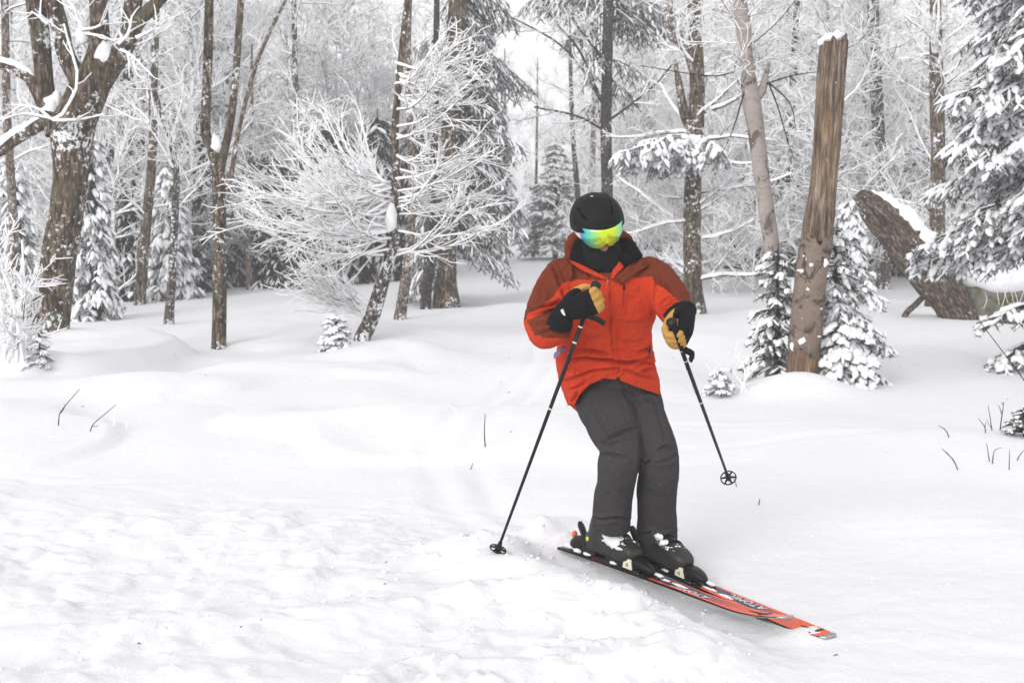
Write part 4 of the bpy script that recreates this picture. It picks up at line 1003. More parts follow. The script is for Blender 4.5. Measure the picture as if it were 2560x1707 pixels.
cprot = []
for s in range(3):
    cprot.append(conifer_mesh(9.0, 2.2, 230 + s, snow_p=0.45, snow_k=1.2, nb=70, z0=0.03, width=0.22, droop=0.7, hang=1.0, fl=0.5, dens=0.42, power=0.6, blades=6, lmin=0.4))
con = [(px + rng.uniform(-25, 25), y + rng.uniform(-3, 3)) for px, y in ((260, 36), (310, 34), (390, 33), (450, 36), (520, 34), (560, 39), (650, 50), (760, 56), (880, 60), (1010, 50), (1090, 42), (1560, 64), (1680, 60), (1780, 56), (1900, 50), (2050, 48), (2160, 54), (2300, 46), (2440, 44), (2560, 42), (2660, 46), (960, 72), (1330, 110), (1450, 90))]
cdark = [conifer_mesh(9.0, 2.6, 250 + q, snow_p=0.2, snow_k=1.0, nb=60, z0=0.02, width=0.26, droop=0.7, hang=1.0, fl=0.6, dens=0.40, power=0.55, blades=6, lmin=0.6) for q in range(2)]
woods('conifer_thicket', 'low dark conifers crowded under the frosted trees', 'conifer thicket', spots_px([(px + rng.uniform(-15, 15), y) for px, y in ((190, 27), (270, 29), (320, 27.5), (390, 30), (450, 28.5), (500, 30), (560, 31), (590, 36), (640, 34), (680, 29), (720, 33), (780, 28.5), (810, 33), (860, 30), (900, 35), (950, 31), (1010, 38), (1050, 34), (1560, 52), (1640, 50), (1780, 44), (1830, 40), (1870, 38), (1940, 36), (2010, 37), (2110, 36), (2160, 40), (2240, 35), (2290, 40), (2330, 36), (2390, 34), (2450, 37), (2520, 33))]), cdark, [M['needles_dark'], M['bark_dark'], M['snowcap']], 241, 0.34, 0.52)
con += [(x + rng.uniform(-60, 60), rng.uniform(30, 60)) for x in list(range(-1300, -120, 110)) + list(range(2750, 3800, 110))]
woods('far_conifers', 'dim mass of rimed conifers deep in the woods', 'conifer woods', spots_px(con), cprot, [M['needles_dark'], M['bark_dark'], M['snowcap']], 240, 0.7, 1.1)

# ---- bare twigs poking out of the snow
def twig(label, pts, w=3.2, frost=False, side=None, dy=0.0):
    b = ground_pt(*pts[0]); Y = b[1]
    o = empty('twig', b, label, 'twig', 'bare twigs poking out of the snow')
    c = np.array([P(x, y, Y + dy * k) - b for k, (x, y) in enumerate(pts)]); c[0] -= np.array((0, 0, 0.04)); n = 10
    cc = crom(c, n); mb = MB(); r0 = w * 0.5 * mpp(Y)
    V, Q, T = tube_batch(cc[None], np.linspace(r0, r0 * 0.45, n)[None], 6, True); mb.add(V, Q, T); mb.build('stem', M['frost'] if frost else M['bark_dark'], o)
    for sp in side or []:
        c = np.array([P(x, y, Y) - b for x, y in sp]); mb = MB(); V, Q, T = tube_batch(crom(c, 6)[None], np.linspace(r0 * 0.7, r0 * 0.35, 6)[None], 5, True); mb.add(V, Q, T); mb.build('side_shoot', M['frost'] if frost else M['bark_dark'], o)
    return o
twig('short kinked dark twig on the open slope left of the frosted stub', [(146, 1063), (148, 1040), (160, 1018), (200, 972)], 3.4, False, [((152, 1032), (160, 1022), (163, 1010))])
twig('twig with a bent frosted tip leaning right on the left slope', [(222, 1078), (232, 1062), (256, 1040), (292, 1010)], 3.2, False, [((230, 1064), (240, 1066), (246, 1062))])
twig('white frosted upright stub on the left slope', [(284, 1063), (288, 1035), (297, 1000)], 7, True)
twig('tiny frosted stub beside the upright white one', [(316, 1072), (317, 1054)], 6, True)
twig('arched thin twig with its tip back in the snow at the left', [(116, 1108), (124, 1094), (140, 1091), (160, 1106)], 2.6, True)
twig('single straight upright twig on the open slope left of the skier', [(1214, 1116), (1211, 1080), (1213, 1034)], 3.6)
twig('very short twig below the straight upright one', [(1172, 1172), (1182, 1157)], 3.0)
twig('fine slanting twig above the straight upright one', [(1148, 1044), (1138, 1026), (1118, 1010)], 2.0, True)
twig('slanting twig with side buds at the right, above the split one', [(2376, 1093), (2366, 1078), (2347, 1063)], 3.2)
twig('low forked twig left of the upright pair near the seedling', [(2463, 1082), (2462, 1068), (2446, 1046)], 3.0, False, [((2462, 1068), (2464, 1060), (2465, 1055))])
twig('thin upright twig of the pair left of the seedling', [(2482, 1076), (2476, 1050), (2470, 1013)], 2.8, False, [((2480, 1072), (2472, 1060), (2466, 1048))])
twig('taller jointed twig of the pair left of the seedling', [(2499, 1076), (2503, 1050), (2506, 1030), (2509, 1005)], 3.6, False, [((2504, 1035), (2500, 1022), (2496, 1012)), ((2508, 1012), (2505, 1008), (2504, 1004))])
twig('long split twig slanting left at the right of the slope', [(2400, 1174), (2385, 1152), (2370, 1136), (2353, 1120)], 3.0, False, [((2388, 1158), (2375, 1140), (2364, 1127))])
twig('thin straight twig leaning left below the seedling', [(2476, 1153), (2470, 1130), (2466, 1106)], 2.8)
twig('hooked twig with a dark bud below the seedling', [(2480, 1158), (2483, 1138), (2488, 1124), (2504, 1119)], 3.0)
twig('plain vertical twig near the right edge below the seedling', [(2523, 1174), (2523, 1150), (2524, 1124)], 2.8)
twig('twig slanting out of the picture at the right edge', [(2537, 1150), (2550, 1136), (2564, 1122)], 3.0)
twig('lone short twig in the snow right of the ski pole basket', [(1896, 1262), (1898, 1254), (1900, 1246)], 3.4)
twig('fine twig standing just past the lifted ski pole basket', [(1846, 1216), (1838, 1204), (1832, 1194)], 2.6)
twig('small curved twig beside the dark thin tree', [(1886, 732), (1880, 720), (1878, 706)], 3.4)
twig('long bare stem crossing the low fir bough at the right edge', [(2585, 985), (2560, 950), (2500, 870), (2444, 797)], 4.0)
b = ground_pt(1830, 985)
SB = empty('frosted_bush', b, 'thin arching frosted bush stems right of the lifted ski pole', 'bush')
cm = MB(); rng = np.random.default_rng(181); ln = []
for pts in (((1870, 982), (1852, 955), (1828, 930), (1800, 925)), ((1862, 980), (1840, 962), (1815, 958)), ((1850, 985), (1862, 940), (1855, 905), (1838, 890)), ((1852, 985), (1870, 930), (1888, 900)), ((1840, 985), (1810, 965), (1790, 945), (1785, 920)), ((1830, 984), (1800, 975), (1775, 965))):
    ln.append(crom(np.array([P(x, y, b[1]) - b for x, y in pts]), 10))
A = np.array(ln); Ra = np.linspace(0.007, 0.004, 10)[None].repeat(len(A), 0); V, Q, T = tube_batch(A, Ra, 5); cm.add(V, Q, T)
Bq, Rq = branches(A, Ra, 7, 0.15, 1.0, (0.06, 0.16), (30, 65), 5, rng, (0, 0, 0.03), 0.15, 0.7, 0.6, 0.0035); V, Q, T = tube_batch(Bq, Rq, 4); cm.add(V, Q, T)
cm.build('stems', M['frost'], SB)
# ------------------------------------------------------------------ skier
def proj(V):
    """world points -> picture pixels"""
    d = np.asarray(V, float) - CAMP
    z = d @ _f
    return np.stack([1280 + FPX * (d @ _r) / z, 853.5 - FPX * (d @ _u) / z], -1)
def PR(rows):
    """rows of (px, py, Y, r_px) -> centres and radii in metres"""
    C = np.array([P(a, b_, Y) for a, b_, Y, *_ in rows]); r = np.array([q[3] * mpp(q[2]) for q in rows])
    return C, r
def loft(mb, C, rx, ry, right=None, n=24, sides=28, power=2.0, mat=0):
    """closed tube of (super)elliptic rings along C"""
    rows = np.column_stack([C, rx, ry]); s = crom(rows, n); C, rx, ry = s[:, :3], s[:, 3], s[:, 4]
    if right is None:
        t, a, b_ = frames(C)
    else:
        t = unit(np.gradient(C, axis=0)); a = np.broadcast_to(np.asarray(right, float), C.shape); a = unit(a - (a * t).sum(1, keepdims=True) * t); b_ = np.cross(t, a)
    an = np.arange(sides) / sides * 2 * np.pi; ca, sa = np.cos(an), np.sin(an)
    ca = np.sign(ca) * np.abs(ca) ** (2 / power); sa = np.sign(sa) * np.abs(sa) ** (2 / power)
    V = C[:, None] + a[:, None] * (rx[:, None] * ca[None])[..., None] + b_[:, None] * (ry[:, None] * sa[None])[..., None]
    i = np.arange(n - 1)[:, None] * sides; k = np.arange(sides)[None]; k2 = (k + 1) % sides
    Q = np.stack([i + k, i + k2, i + sides + k2, i + sides + k], -1).reshape(-1, 4)
    m_ = n * sides
    V = np.concatenate([V.reshape(-1, 3), C[:1], C[-1:]])
    T = [(m_, (q + 1) % sides, q) for q in range(sides)] + [(m_ + 1, (n - 1) * sides + q, (n - 1) * sides + (q + 1) % sides) for q in range(sides)]
    mb.add(V, Q, T, mat)
def ellipsoid(mb, c, rad, rot=None, n=(20, 12), mat=0):
    a = np.linspace(0, 2 * np.pi, n[0] + 1)[:-1]; b_ = np.linspace(-np.pi / 2, np.pi / 2, n[1])
    A, B = np.meshgrid(a, b_); d = np.stack([np.cos(A) * np.cos(B), np.sin(A) * np.cos(B), np.sin(B)], -1) * np.asarray(rad)
    if rot is not None: d = d @ np.asarray(rot).T
    V = (d + np.asarray(c)).reshape(-1, 3)
    i = np.arange(n[1] - 1)[:, None] * n[0]; q = np.arange(n[0])[None]; q2 = (q + 1) % n[0]
    mb.add(V, np.stack([i + q, i + q2, i + n[0] + q2, i + n[0] + q], -1).reshape(-1, 4), None, mat)
def remesh(mb, voxel, smooth=4, fac=0.5):
    """union of closed shapes as one skin; returns vertices, normals, quads"""
    o = mb.build('tmp', [])
    md = o.modifiers.new('r', 'REMESH'); md.mode = 'VOXEL'; md.voxel_size = voxel
    if smooth:
        ms = o.modifiers.new('s', 'SMOOTH'); ms.iterations = smooth; ms.factor = fac
    dg = bpy.context.evaluated_depsgraph_get(); ev = o.evaluated_get(dg); me = ev.to_mesh()
    V = np.zeros(len(me.vertices) * 3); me.vertices.foreach_get('co', V)
    Nn = np.zeros(len(me.vertices) * 3); me.vertices.foreach_get('normal', Nn)
    ls = np.zeros(len(me.loops), np.int32); me.loops.foreach_get('vertex_index', ls)
    tot = np.zeros(len(me.polygons), np.int32); me.polygons.foreach_get('loop_total', tot)
    st = np.zeros(len(me.polygons), np.int32); me.polygons.foreach_get('loop_start', st)
    Q = ls[st[tot == 4][:, None] + np.arange(4)]; T = ls[st[tot == 3][:, None] + np.arange(3)]
    ev.to_mesh_clear(); m0 = o.data; bpy.data.objects.remove(o); bpy.data.meshes.remove(m0)
    return V.reshape(-1, 3), Nn.reshape(-1, 3), Q, T
def put(V, Q, T, name, mats, parent, base, attr=None, matidx=None):
    mb = MB(); mb.add(V - base, Q, T)
    if matidx is not None:
        q = (matidx[Q].mean(1) > 0.5).astype(int) if len(Q) else np.zeros(0); mb.qm = [q]
        if len(T): mb.tm = [(matidx[T].mean(1) > 0.5).astype(int)]
    o = mb.build(name, mats, parent)
    if attr:
        for k_, v_ in attr.items():
            a_ = o.data.attributes.new(k_, 'FLOAT', 'POINT'); a_.data.foreach_set('value', np.asarray(v_, np.float32))
    return o
def in_poly(p, poly):
    x, y = p[:, 0], p[:, 1]; ins = np.zeros(len(p), bool); n = len(poly)
    for i in range(n):
        x1, y1 = poly[i]; x2, y2 = poly[(i + 1) % n]
        c = ((y1 > y) != (y2 > y)) & (x < (x2 - x1) * (y - y1) / (y2 - y1 + 1e-9) + x1); ins ^= c
    return ins
def crease(V, Nn, folds, px=None):
    """press folds into a garment: polyline, half width (px) and depth (m); a soft ridge rides beside every valley"""
    px = proj(V) if px is None else px
    face = np.clip(-(Nn @ unit(np.array((0, 1.0, -0.08)))) * 1.6, 0, 1)
    out = V.copy()
    for pts, w, amp in folds:
        pts = np.asarray(pts, float); best = np.full(len(V), 1e9); sg = np.zeros(len(V)); tt = np.zeros(len(V)); L = 0
        tot = np.linalg.norm(np.diff(pts, axis=0), axis=1).sum()
        for a, b_ in zip(pts[:-1], pts[1:]):
            v = b_ - a; l2 = v @ v; t = np.clip(((px - a) @ v) / l2, 0, 1); q = px - a - t[:, None] * v; d = np.hypot(q[:, 0], q[:, 1])
            m_ = d < best; best = np.where(m_, d, best); sg = np.where(m_, np.sign(v[0] * q[:, 1] - v[1] * q[:, 0]), sg); tt = np.where(m_, (L + t * math.sqrt(l2)) / tot, tt); L += math.sqrt(l2)
        env = np.sin(np.clip(tt, 0, 1) * np.pi * 0.94 + 0.09) ** 0.5; s = best * np.where(sg == 0, 1, sg)
        amp = amp * 2.6
        dsp = -amp * np.exp(-np.abs(s / (0.75 * w)) ** 1.25) + 0.80 * amp * np.exp(-((s + 1.7 * w) / (1.1 * w)) ** 2) + 0.35 * amp * np.exp(-((s - 2.2 * w) / (1.4 * w)) ** 2)
        out += Nn * (dsp * env * face)[:, None]
    return out

BASE = np.array((0.60, 5.20, 0.0))
# ---- materials of the outfit
def mat_cloth(name, cols, attr=None, scale=240, bump=0.35, rough=0.85, snow=0.0, snow_scale=60):
    m, nt, b_ = newmat(name); k = N(nt); v = k.coords()
    n_ = k.noise(v, 14, 4, 0.6)
    def var(c): return k.mix(n_, tuple(x * 0.86 for x in c), tuple(min(1, x * 1.12) for x in c))
    c = var(cols[0])
    if attr:
        a = nt.nodes.new('ShaderNodeAttribute'); a.attribute_name = attr
        c = k.mix(k.ramp(a.outputs['Fac'], [(0.46, 0.0), (0.54, 1.0)]), c, var(cols[1]))
    if snow:
        sp = k.noise(v, snow_scale, 5, 0.8); th = 0.80 - 0.12 * snow
        c = k.mix(k.ramp(sp, [(th, 0.0), (th + 0.02, 1.0)]), c, (0.85, 0.86, 0.88))
    w = nt.nodes.new('ShaderNodeTexNoise'); w.inputs['Scale'].default_value = scale; w.inputs['Detail'].default_value = 3; w.inputs['Roughness'].default_value = 0.7; k.ln(v, w.inputs['Vector'])
    c = k.mix(k.ramp(w.outputs[0], [(0.35, 0.0), (0.65, 0.38)]), c, (0.0, 0.0, 0.0))
    k.ln(c, b_.inputs['Base Color'])
    n0 = k.bump(k.noise(k.coords((1, 1, 0.9)), 9, 3, 0.55, 2.2), 0.5, 0.03, None)
    n1 = k.bump(k.noise(v, 30, 3, 0.55, 1.2), 0.22, 0.008, None, n0)
    k.bump(w.outputs[0], bump, 0.002, b_, n1)
    b_.inputs['Roughness'].default_value = rough; b_.inputs['Specular IOR Level'].default_value = 0.08
    return m
M['jacket'] = mat_cloth('jacket_shell', ((0.62, 0.056, 0.020), (0.19, 0.039, 0.018)), 'rust', snow=0.6, snow_scale=85)
M['rustcloth'] = mat_cloth('rust_cloth', ((0.185, 0.040, 0.020),), snow=0.3)
M['redcloth'] = mat_cloth('red_cloth', ((0.58, 0.055, 0.022),))
M['pants'] = mat_cloth('ski_trousers', ((0.060, 0.056, 0.060),), snow=0.75, snow_scale=95)
M['fleece'] = mat_cloth('black_fleece', ((0.010, 0.010, 0.011),), scale=300, bump=0.5, snow=1.0, snow_scale=45)
M['gaiter'] = mat_cloth('black_knit', ((0.017, 0.017, 0.018),), scale=160, bump=0.6, snow=0.35)
M['glove'] = mat_cloth('glove', ((0.012, 0.012, 0.015), (0.58, 0.32, 0.085)), 'tan', scale=350, bump=0.3, snow=0.45, snow_scale=80)
M['skin'] = mat_plain('skin', (0.26, 0.13, 0.085), 0.55, var=0.15, vs=60)
M['helmet'] = mat_plain('matt_black_shell', (0.008, 0.008, 0.009), 0.6, var=0.2, vs=30, spec=0.15, bump=0.06, bs=700)
M['black'] = mat_plain('black_plastic', (0.009, 0.009, 0.010), 0.38, spec=0.25)
M['hole_shade'] = mat_plain('vent_shade', (0.003, 0.003, 0.003), 0.9, spec=0.1)  # near-black colour stands in for the shade inside the helmet vents
M['white'] = mat_plain('white_webbing', (0.74, 0.74, 0.80), 0.6)
M['boot'] = mat_plain('boot_shell', (0.028, 0.027, 0.024), 0.42, var=0.35, vs=25, spec=0.3, bump=0.1, bs=200)
M['boot_snow'] = M['snowcap']
M['cream'] = mat_plain('cream_plastic', (0.66, 0.64, 0.50), 0.45)
M['steel'] = mat_plain('steel', (0.45, 0.45, 0.46), 0.35, metal=0.9, var=0.2, vs=80)
M['coral'] = mat_plain('coral_plastic', (0.72, 0.16, 0.11), 0.5)
M['ticket_blue'] = mat_plain('ticket_paper', (0.16, 0.16, 0.30), 0.6)
M['ticket_clear'] = mat_plain('pale_ticket', (0.70, 0.62, 0.62), 0.5)
M['purple'] = mat_plain('purple_tie', (0.05, 0.035, 0.16), 0.6)

# ---- body: one continuous figure under the clothes
RS = [(1418, 690, 5.15, 54), (1400, 712, 5.14, 56), (1372, 762, 5.10, 52), (1357, 802, 5.06, 47), (1363, 832, 5.01, 42), (1386, 822, 4.95, 40), (1408, 808, 4.90, 31)]
LS = [(1598, 690, 5.15, 56), (1632, 706, 5.12, 60), (1667, 741, 5.05, 52), (1687, 772, 4.97, 45), (1693, 792, 4.91, 34)]
TORSO = [(1543, 1042, 5.30, 92, .145), (1537, 990, 5.29, 117, .172), (1522, 940, 5.27, 122, .176), (1512, 900, 5.25, 123, .170), (1511, 860, 5.23, 119, .166), (1513, 810, 5.20, 119, .164), (1518, 755, 5.17, 124, .160), (1512, 705, 5.15, 118, .146), (1506, 668, 5.15, 92, .118), (1502, 642, 5.14, 66, .098), (1500, 622, 5.14, 54, .085)]
RL = [(1512, 965, 5.30, 74), (1500, 985, 5.28, 70), (1522, 1033, 5.19, 70), (1540, 1079, 5.09, 62), (1552, 1125, 5.03, 53), (1546, 1168, 5.04, 52), (1540, 1212, 5.08, 49), (1531, 1260, 5.12, 50), (1527, 1316, 5.16, 51)]
LL = [(1585, 960, 5.31, 66), (1592, 989, 5.29, 60), (1604, 1039, 5.21, 59), (1620, 1086, 5.14, 59), (1640, 1135, 5.09, 55), (1646, 1178, 5.10, 52), (1642, 1218, 5.14, 49), (1641, 1255, 5.18, 48), (1643, 1300, 5.22, 50), (1644, 1352, 5.26, 51)]
HEADC = P(1492, 549, 5.04)
def rotx(a): c, s = math.cos(a), math.sin(a); return np.array(((1, 0, 0), (0, c, -s), (0, s, c)))
def roty(a): c, s = math.cos(a), math.sin(a); return np.array(((c, 0, s), (0, 1, 0), (-s, 0, c)))
def rotz(a): c, s = math.cos(a), math.sin(a); return np.array(((c, -s, 0), (s, c, 0), (0, 0, 1)))
HR = roty(R(-11)) @ rotz(R(9)) @ rotx(R(35))               # roll, turn, nod of the head
def H(p): return np.asarray(p, float) @ HR.T + HEADC
mb = MB()
def shrink(rows, f): return [(a, b_, Y, r_ * f) for a, b_, Y, r_, *_ in rows]
C, r = PR([q[:4] for q in TORSO[3:]]); loft(mb, C, r * 0.78, np.array([q[4] for q in TORSO[3:]]) * 0.74, (1, 0, 0), 20, 20)
C, r = PR([(1530, 900, 5.27, 70), (1540, 950, 5.31, 72), (1545, 990, 5.31, 66)]); loft(mb, C, r, r * 0.85, (1, 0, 0), 8, 16)
for rows in (RS, LS): C, r = PR(shrink(rows, 0.62)); loft(mb, C, r, r, None, 18, 14)
for rows in (RL, LL): C, r = PR(shrink(rows, 0.72)); loft(mb, C, r, r, None, 20, 14)
ellipsoid(mb, HEADC + HR @ np.array((0, 0.005, -0.03)), (0.078, 0.098, 0.122), HR)
ellipsoid(mb, HEADC + HR @ np.array((0, -0.102, -0.074)), (0.020, 0.030, 0.028), HR, (14, 10))          # nose
ellipsoid(mb, HEADC + HR @ np.array((0, -0.080, -0.082)), (0.040, 0.026, 0.030), HR, (14, 10))          # cheeks and upper lip
C = np.array([HEADC + HR @ np.array((0, 0.02, -0.08)), P(1506, 640, 5.12), P(1508, 690, 5.16)]); loft(mb, C, np.array((.062, .06, .075)), np.array((.062, .06, .07)), None, 8, 14)
for rows, s in ((RS, 1), (LS, -1)):                                                                       # wrists reach into the gloves
    a = P(*rows[-1][:3]); d_ = unit(a - P(*rows[-2][:3])); loft(mb, np.array([a - d_ * 0.05, a + d_ * 0.01, a + d_ * 0.03]), np.array((.03, .028, .024)), np.array((.03, .028, .024)), None, 5, 12)
V, Nn, Q, T = remesh(mb, 0.009, 4)
person = put(V, Q, T, 'person', [M['skin']], None, BASE)
person.location = BASE
tag(person, 'skier in red jacket, grey trousers, black helmet and mirrored goggles, turning downhill', 'person')
SK = person

# ---- trousers
mb = MB()
for rows in (RL, LL):
    C, r = PR(rows); loft(mb, C, r, r * 1.0, None, 40, 30)
C, r = PR([(1540, 905, 5.27, 88), (1542, 950, 5.29, 94), (1545, 985, 5.29, 92)]); loft(mb, C, r, np.array((.14, .15, .13)), (1, 0, 0), 10, 24)
V, Nn, Q, T = remesh(mb, 0.0062, 4)
F = [(((1506, 1108), (1530, 1092), (1560, 1078), (1590, 1070)), 5, 0.008), (((1502, 1105), (1525, 1112), (1548, 1104)), 4, 0.006), (((1500, 1140), (1530, 1135), (1560, 1145)), 5, 0.006),
(((1600, 1150), (1614, 1158), (1625, 1150)), 3, 0.010), (((1602, 1085), (1601, 1130), (1597, 1170)), 4, 0.008), (((1555, 965), (1577, 1005), (1594, 1040)), 5, 0.006),
     (((1645, 1125), (1665, 1115), (1683, 1122)), 4, 0.006), (((1690, 1135), (1672, 1150), (1640, 1158)), 4, 0.005), 
     (((1600, 1000), (1625, 995), (1650, 1008)), 5, 0.004), (((1480, 1292), (1500, 1300), (1540, 1292), (1575, 1300)), 4, 0.006), (((1486, 1225), (1482, 1270), (1478, 1318)), 3, 0.006), (((1600, 1338), (1630, 1330), (1660, 1340), (1690, 1330)), 4, 0.005),
     (((1470, 1010), (1500, 1050), (1530, 1110)), 6, 0.004), (((1640, 1010), (1655, 1060), (1668, 1110)), 5, 0.003)]
V = crease(V, Nn, F)
V = V + Nn * (0.011 * fbm(V[:, 0] * 9, V[:, 1] * 9, V[:, 2] * 4.5, 3, 301) + 0.003 * np.abs(pn(V[:, 0] * 22, V[:, 1] * 22, V[:, 2] * 9, 305)))[:, None]
put(V, Q, T, 'trousers', [M['pants']], SK, BASE)

# ---- jacket
mb = MB()
C, r = PR([q[:4] for q in TORSO]); loft(mb, C, r, np.array([q[4] for q in TORSO]), (1, 0, 0), 44, 44, 2.25)
for rows in (RS, LS): C, r = PR(rows); loft(mb, C, r, r, None, 34, 28)
ellipsoid(mb, P(1412, 690, 5.16), (0.105, 0.115, 0.085)); ellipsoid(mb, P(1606, 688, 5.16), (0.10, 0.11, 0.082))      # shoulders
C, r = PR([(1434, 660, 5.16, 12), (1424, 632, 5.18, 11), (1427, 606, 5.21, 11), (1445, 588, 5.25, 12), (1500, 582, 5.28, 14), (1552, 588, 5.25, 12), (1574, 606, 5.21, 10), (1586, 648, 5.16, 11)]); loft(mb, C, r, r * 1.3, None, 30, 14)   # hood
V, Nn, Q, T = remesh(mb, 0.0068, 5)
px = proj(V)
front = V[:, 1] < 5.27
# hem: arched over the bent thigh in front, dropping behind
hx = np.array((1425, 1440, 1448, 1475, 1510, 1545, 1600, 1650, 1670)); hyf = np.array((1012, 1008, 988, 960, 946, 950, 970, 987, 990)); hyb = np.array((1012, 1030, 1034, 1030, 1020, 1012, 1004, 996, 992))
wf = sstep(5.34, 5.22, V[:, 1]); hy = np.interp(px[:, 0], hx, hyf) * wf + np.interp(px[:, 0], hx, hyb) * (1 - wf)
low = (px[:, 1] > hy) & (px[:, 1] > 930)
V[low, 2] += (px[low, 1] - hy[low]) * mpp(5.27)
F = [(((1524, 698), (1526, 760), (1528, 830), (1532, 880), (1536, 938)), 2.5, 0.006),
     (((1440, 872), (1470, 872), (1500, 878), (1530, 890)), 4, 0.010), (((1395, 900), (1430, 898), (1470, 892), (1520, 898), (1560, 905), (1600, 902), (1632, 890)), 5, 0.016),
     (((1410, 955), (1445, 940), (1480, 926), (1530, 922), (1550, 918)), 4, 0.009), (((1545, 918), (1549, 930), (1540, 938)), 3, 0.005), (((1560, 925), (1600, 938), (1642, 950)), 4, 0.007),
     (((1590, 915), (1615, 905), (1636, 912)), 4, 0.009), (((1596, 880), (1618, 868), (1630, 850)), 4, 0.008), (((1600, 930), (1630, 920), (1640, 900)), 4, 0.006), (((1425, 905), (1440, 925), (1444, 945)), 4, 0.006),
     (((1398, 915), (1415, 925), (1430, 922)), 4, 0.006), (((1420, 975), (1445, 968), (1465, 955)), 4, 0.006), (((1430, 1005), (1440, 990), (1446, 975)), 3, 0.006),
     (((1380, 660), (1392, 690), (1402, 715)), 4, 0.008), (((1405, 712), (1412, 740), (1424, 770)), 5, 0.009), (((1345, 775), (1375, 765), (1400, 752)), 4, 0.011), (((1330, 790), (1360, 782), (1392, 772)), 4, 0.009),
     (((1335, 812), (1362, 806), (1395, 798)), 4, 0.007), (((1345, 836), (1370, 826), (1400, 818)), 4, 0.006), (((1340, 700), (1352, 730), (1350, 760)), 6, 0.006), (((1318, 770), (1335, 778), (1350, 778)), 4, 0.007),
     (((1638, 690), (1638, 720), (1634, 760), (1630, 800)), 4, 0.008), (((1650, 700), (1670, 722), (1690, 742)), 5, 0.006), (((1645, 800), (1670, 776), (1700, 762)), 4, 0.008), (((1652, 786), (1672, 764), (1694, 752)), 4, 0.009), (((1646, 770), (1664, 752), (1684, 742)), 4, 0.006),
     (((1700, 775), (1712, 785), (1722, 802)), 4, 0.006), (((1560, 724), (1560, 750), (1558, 780)), 2, 0.004), (((1540, 802), (1580, 806), (1622, 800)), 2.5, 0.003), (((1430, 702), (1440, 690), (1436, 672)), 5, 0.007), (((1470, 698), (1476, 684), (1466, 670)), 4, 0.005),
     (((1440, 830), (1470, 845), (1510, 842)), 6, 0.004), (((1545, 850), (1580, 858), (1612, 850)), 6, 0.004), (((1550, 800), (1548, 840), (1545, 880)), 5, 0.004)]
V = crease(V, Nn, F, px)
V = V + Nn * (0.009 * fbm(V[:, 0] * 7.5, V[:, 1] * 7.5, V[:, 2] * 9, 3, 311) - 0.006 * np.abs(pn(V[:, 0] * 13 + V[:, 2] * 6, V[:, 1] * 13, V[:, 2] * 22, 315)))[:, None]
# rust panels: yoke, hood, outer sleeves
yy = np.interp(px[:, 0], (1380, 1405, 1427, 1451, 1494, 1523, 1540, 1586, 1640, 1660), (716, 708, 702, 699, 701, 697, 694, 693, 693, 700)) + 3 * pn(px[:, 0] / 30, 0.5, 0, 3)
arm_r = px[:, 0] < np.interp(px[:, 1], (640, 711, 745, 772, 790), (1420, 1404, 1381, 1352, 1318))
fore = in_poly(px, [(1318, 803), (1345, 788), (1392, 764), (1425, 770), (1425, 846), (1366, 844), (1335, 836)]) & (V[:, 1] < 5.10)
arm_l = px[:, 0] > np.interp(px[:, 1], (690, 711, 724, 740, 766, 782, 812, 900), (1630, 1637, 1668, 1682, 1708, 1720, 1724, 1790))
rust = ((px[:, 1] < yy) | (arm_r & (px[:, 1] < 800)) | fore | (arm_l & (px[:, 1] < 830))).astype(float)
jk = put(V, Q, T, 'jacket', [M['jacket']], SK, BASE, {'rust': rust})
tree_pts = V
def jsurf(x, y, out=0.004):
    """point on the front of the jacket seen at a picture position"""
    d = np.hypot(px[:, 0] - x, px[:, 1] - y); k = np.nonzero(d < 7)[0]
    if not len(k): k = [int(np.argmin(d))]
    Y = V[k, 1].min(); return P(x, y, Y - out)
def sheet(poly, thick, name, mat, parent=SK, out=0.006, bulge=0.006, base=BASE, ydepth=None):
    """a small cloth panel lying on the jacket, with thickness"""
    pts = np.array([jsurf(a, b_, out) if ydepth is None else P(a, b_, ydepth) for a, b_ in poly]); n = len(pts)
    # subdivide outline and fan to rings for a soft bulge
    c = pts.mean(0) + np.array((0, -bulge, 0)); rings = [pts, (pts * 0.6 + c * 0.4) + np.array((0, -bulge * 0.5, 0)), c[None]]
    V_ = np.concatenate([rings[0] + (0, thick, 0), rings[0], rings[1], rings[2]])
    Qs = []; Ts = []
    for i in range(n):
        j = (i + 1) % n
        Qs += [(i, j, n + j, n + i), (n + i, n + j, 2 * n + j, 2 * n + i)]; Ts.append((2 * n + i, 2 * n + j, 3 * n))
    mb = MB(); mb.add(V_ - base, Qs, Ts); return mb.build(name, M[mat], parent)
def dens(poly, n=4):
    o = []
    for a, b_ in zip(poly, poly[1:] + poly[:1]):
        for t in range(n): o.append((a[0] + (b_[0] - a[0]) * t / n, a[1] + (b_[1] - a[1]) * t / n))
    return o
sheet(dens([(1533, 697), (1552, 712), (1572, 700), (1622, 662), (1604, 640), (1570, 664)]), 0.012, 'storm_flap', 'rustcloth', jk, 0.012, 0.006)
def neck_sheet(poly3, thick, name, mat, bulge=0.01):
    pts = np.array([P(*q) for q in poly3]); n = len(pts); c = pts.mean(0) + np.array((0, -bulge, 0))
    V_ = np.concatenate([pts + (0, thick, 0), pts, pts * 0.55 + c * 0.45 + (0, -bulge * 0.5, 0), c[None]]); Qs = []; Ts = []
    for i in range(n):
        j = (i + 1) % n; Qs += [(i, j, n + j, n + i), (n + i, n + j, 2 * n + j, 2 * n + i)]; Ts.append((2 * n + i, 2 * n + j, 3 * n))
    mb = MB(); mb.add(V_ - BASE, Qs, Ts); return mb.build(name, M[mat], jk)
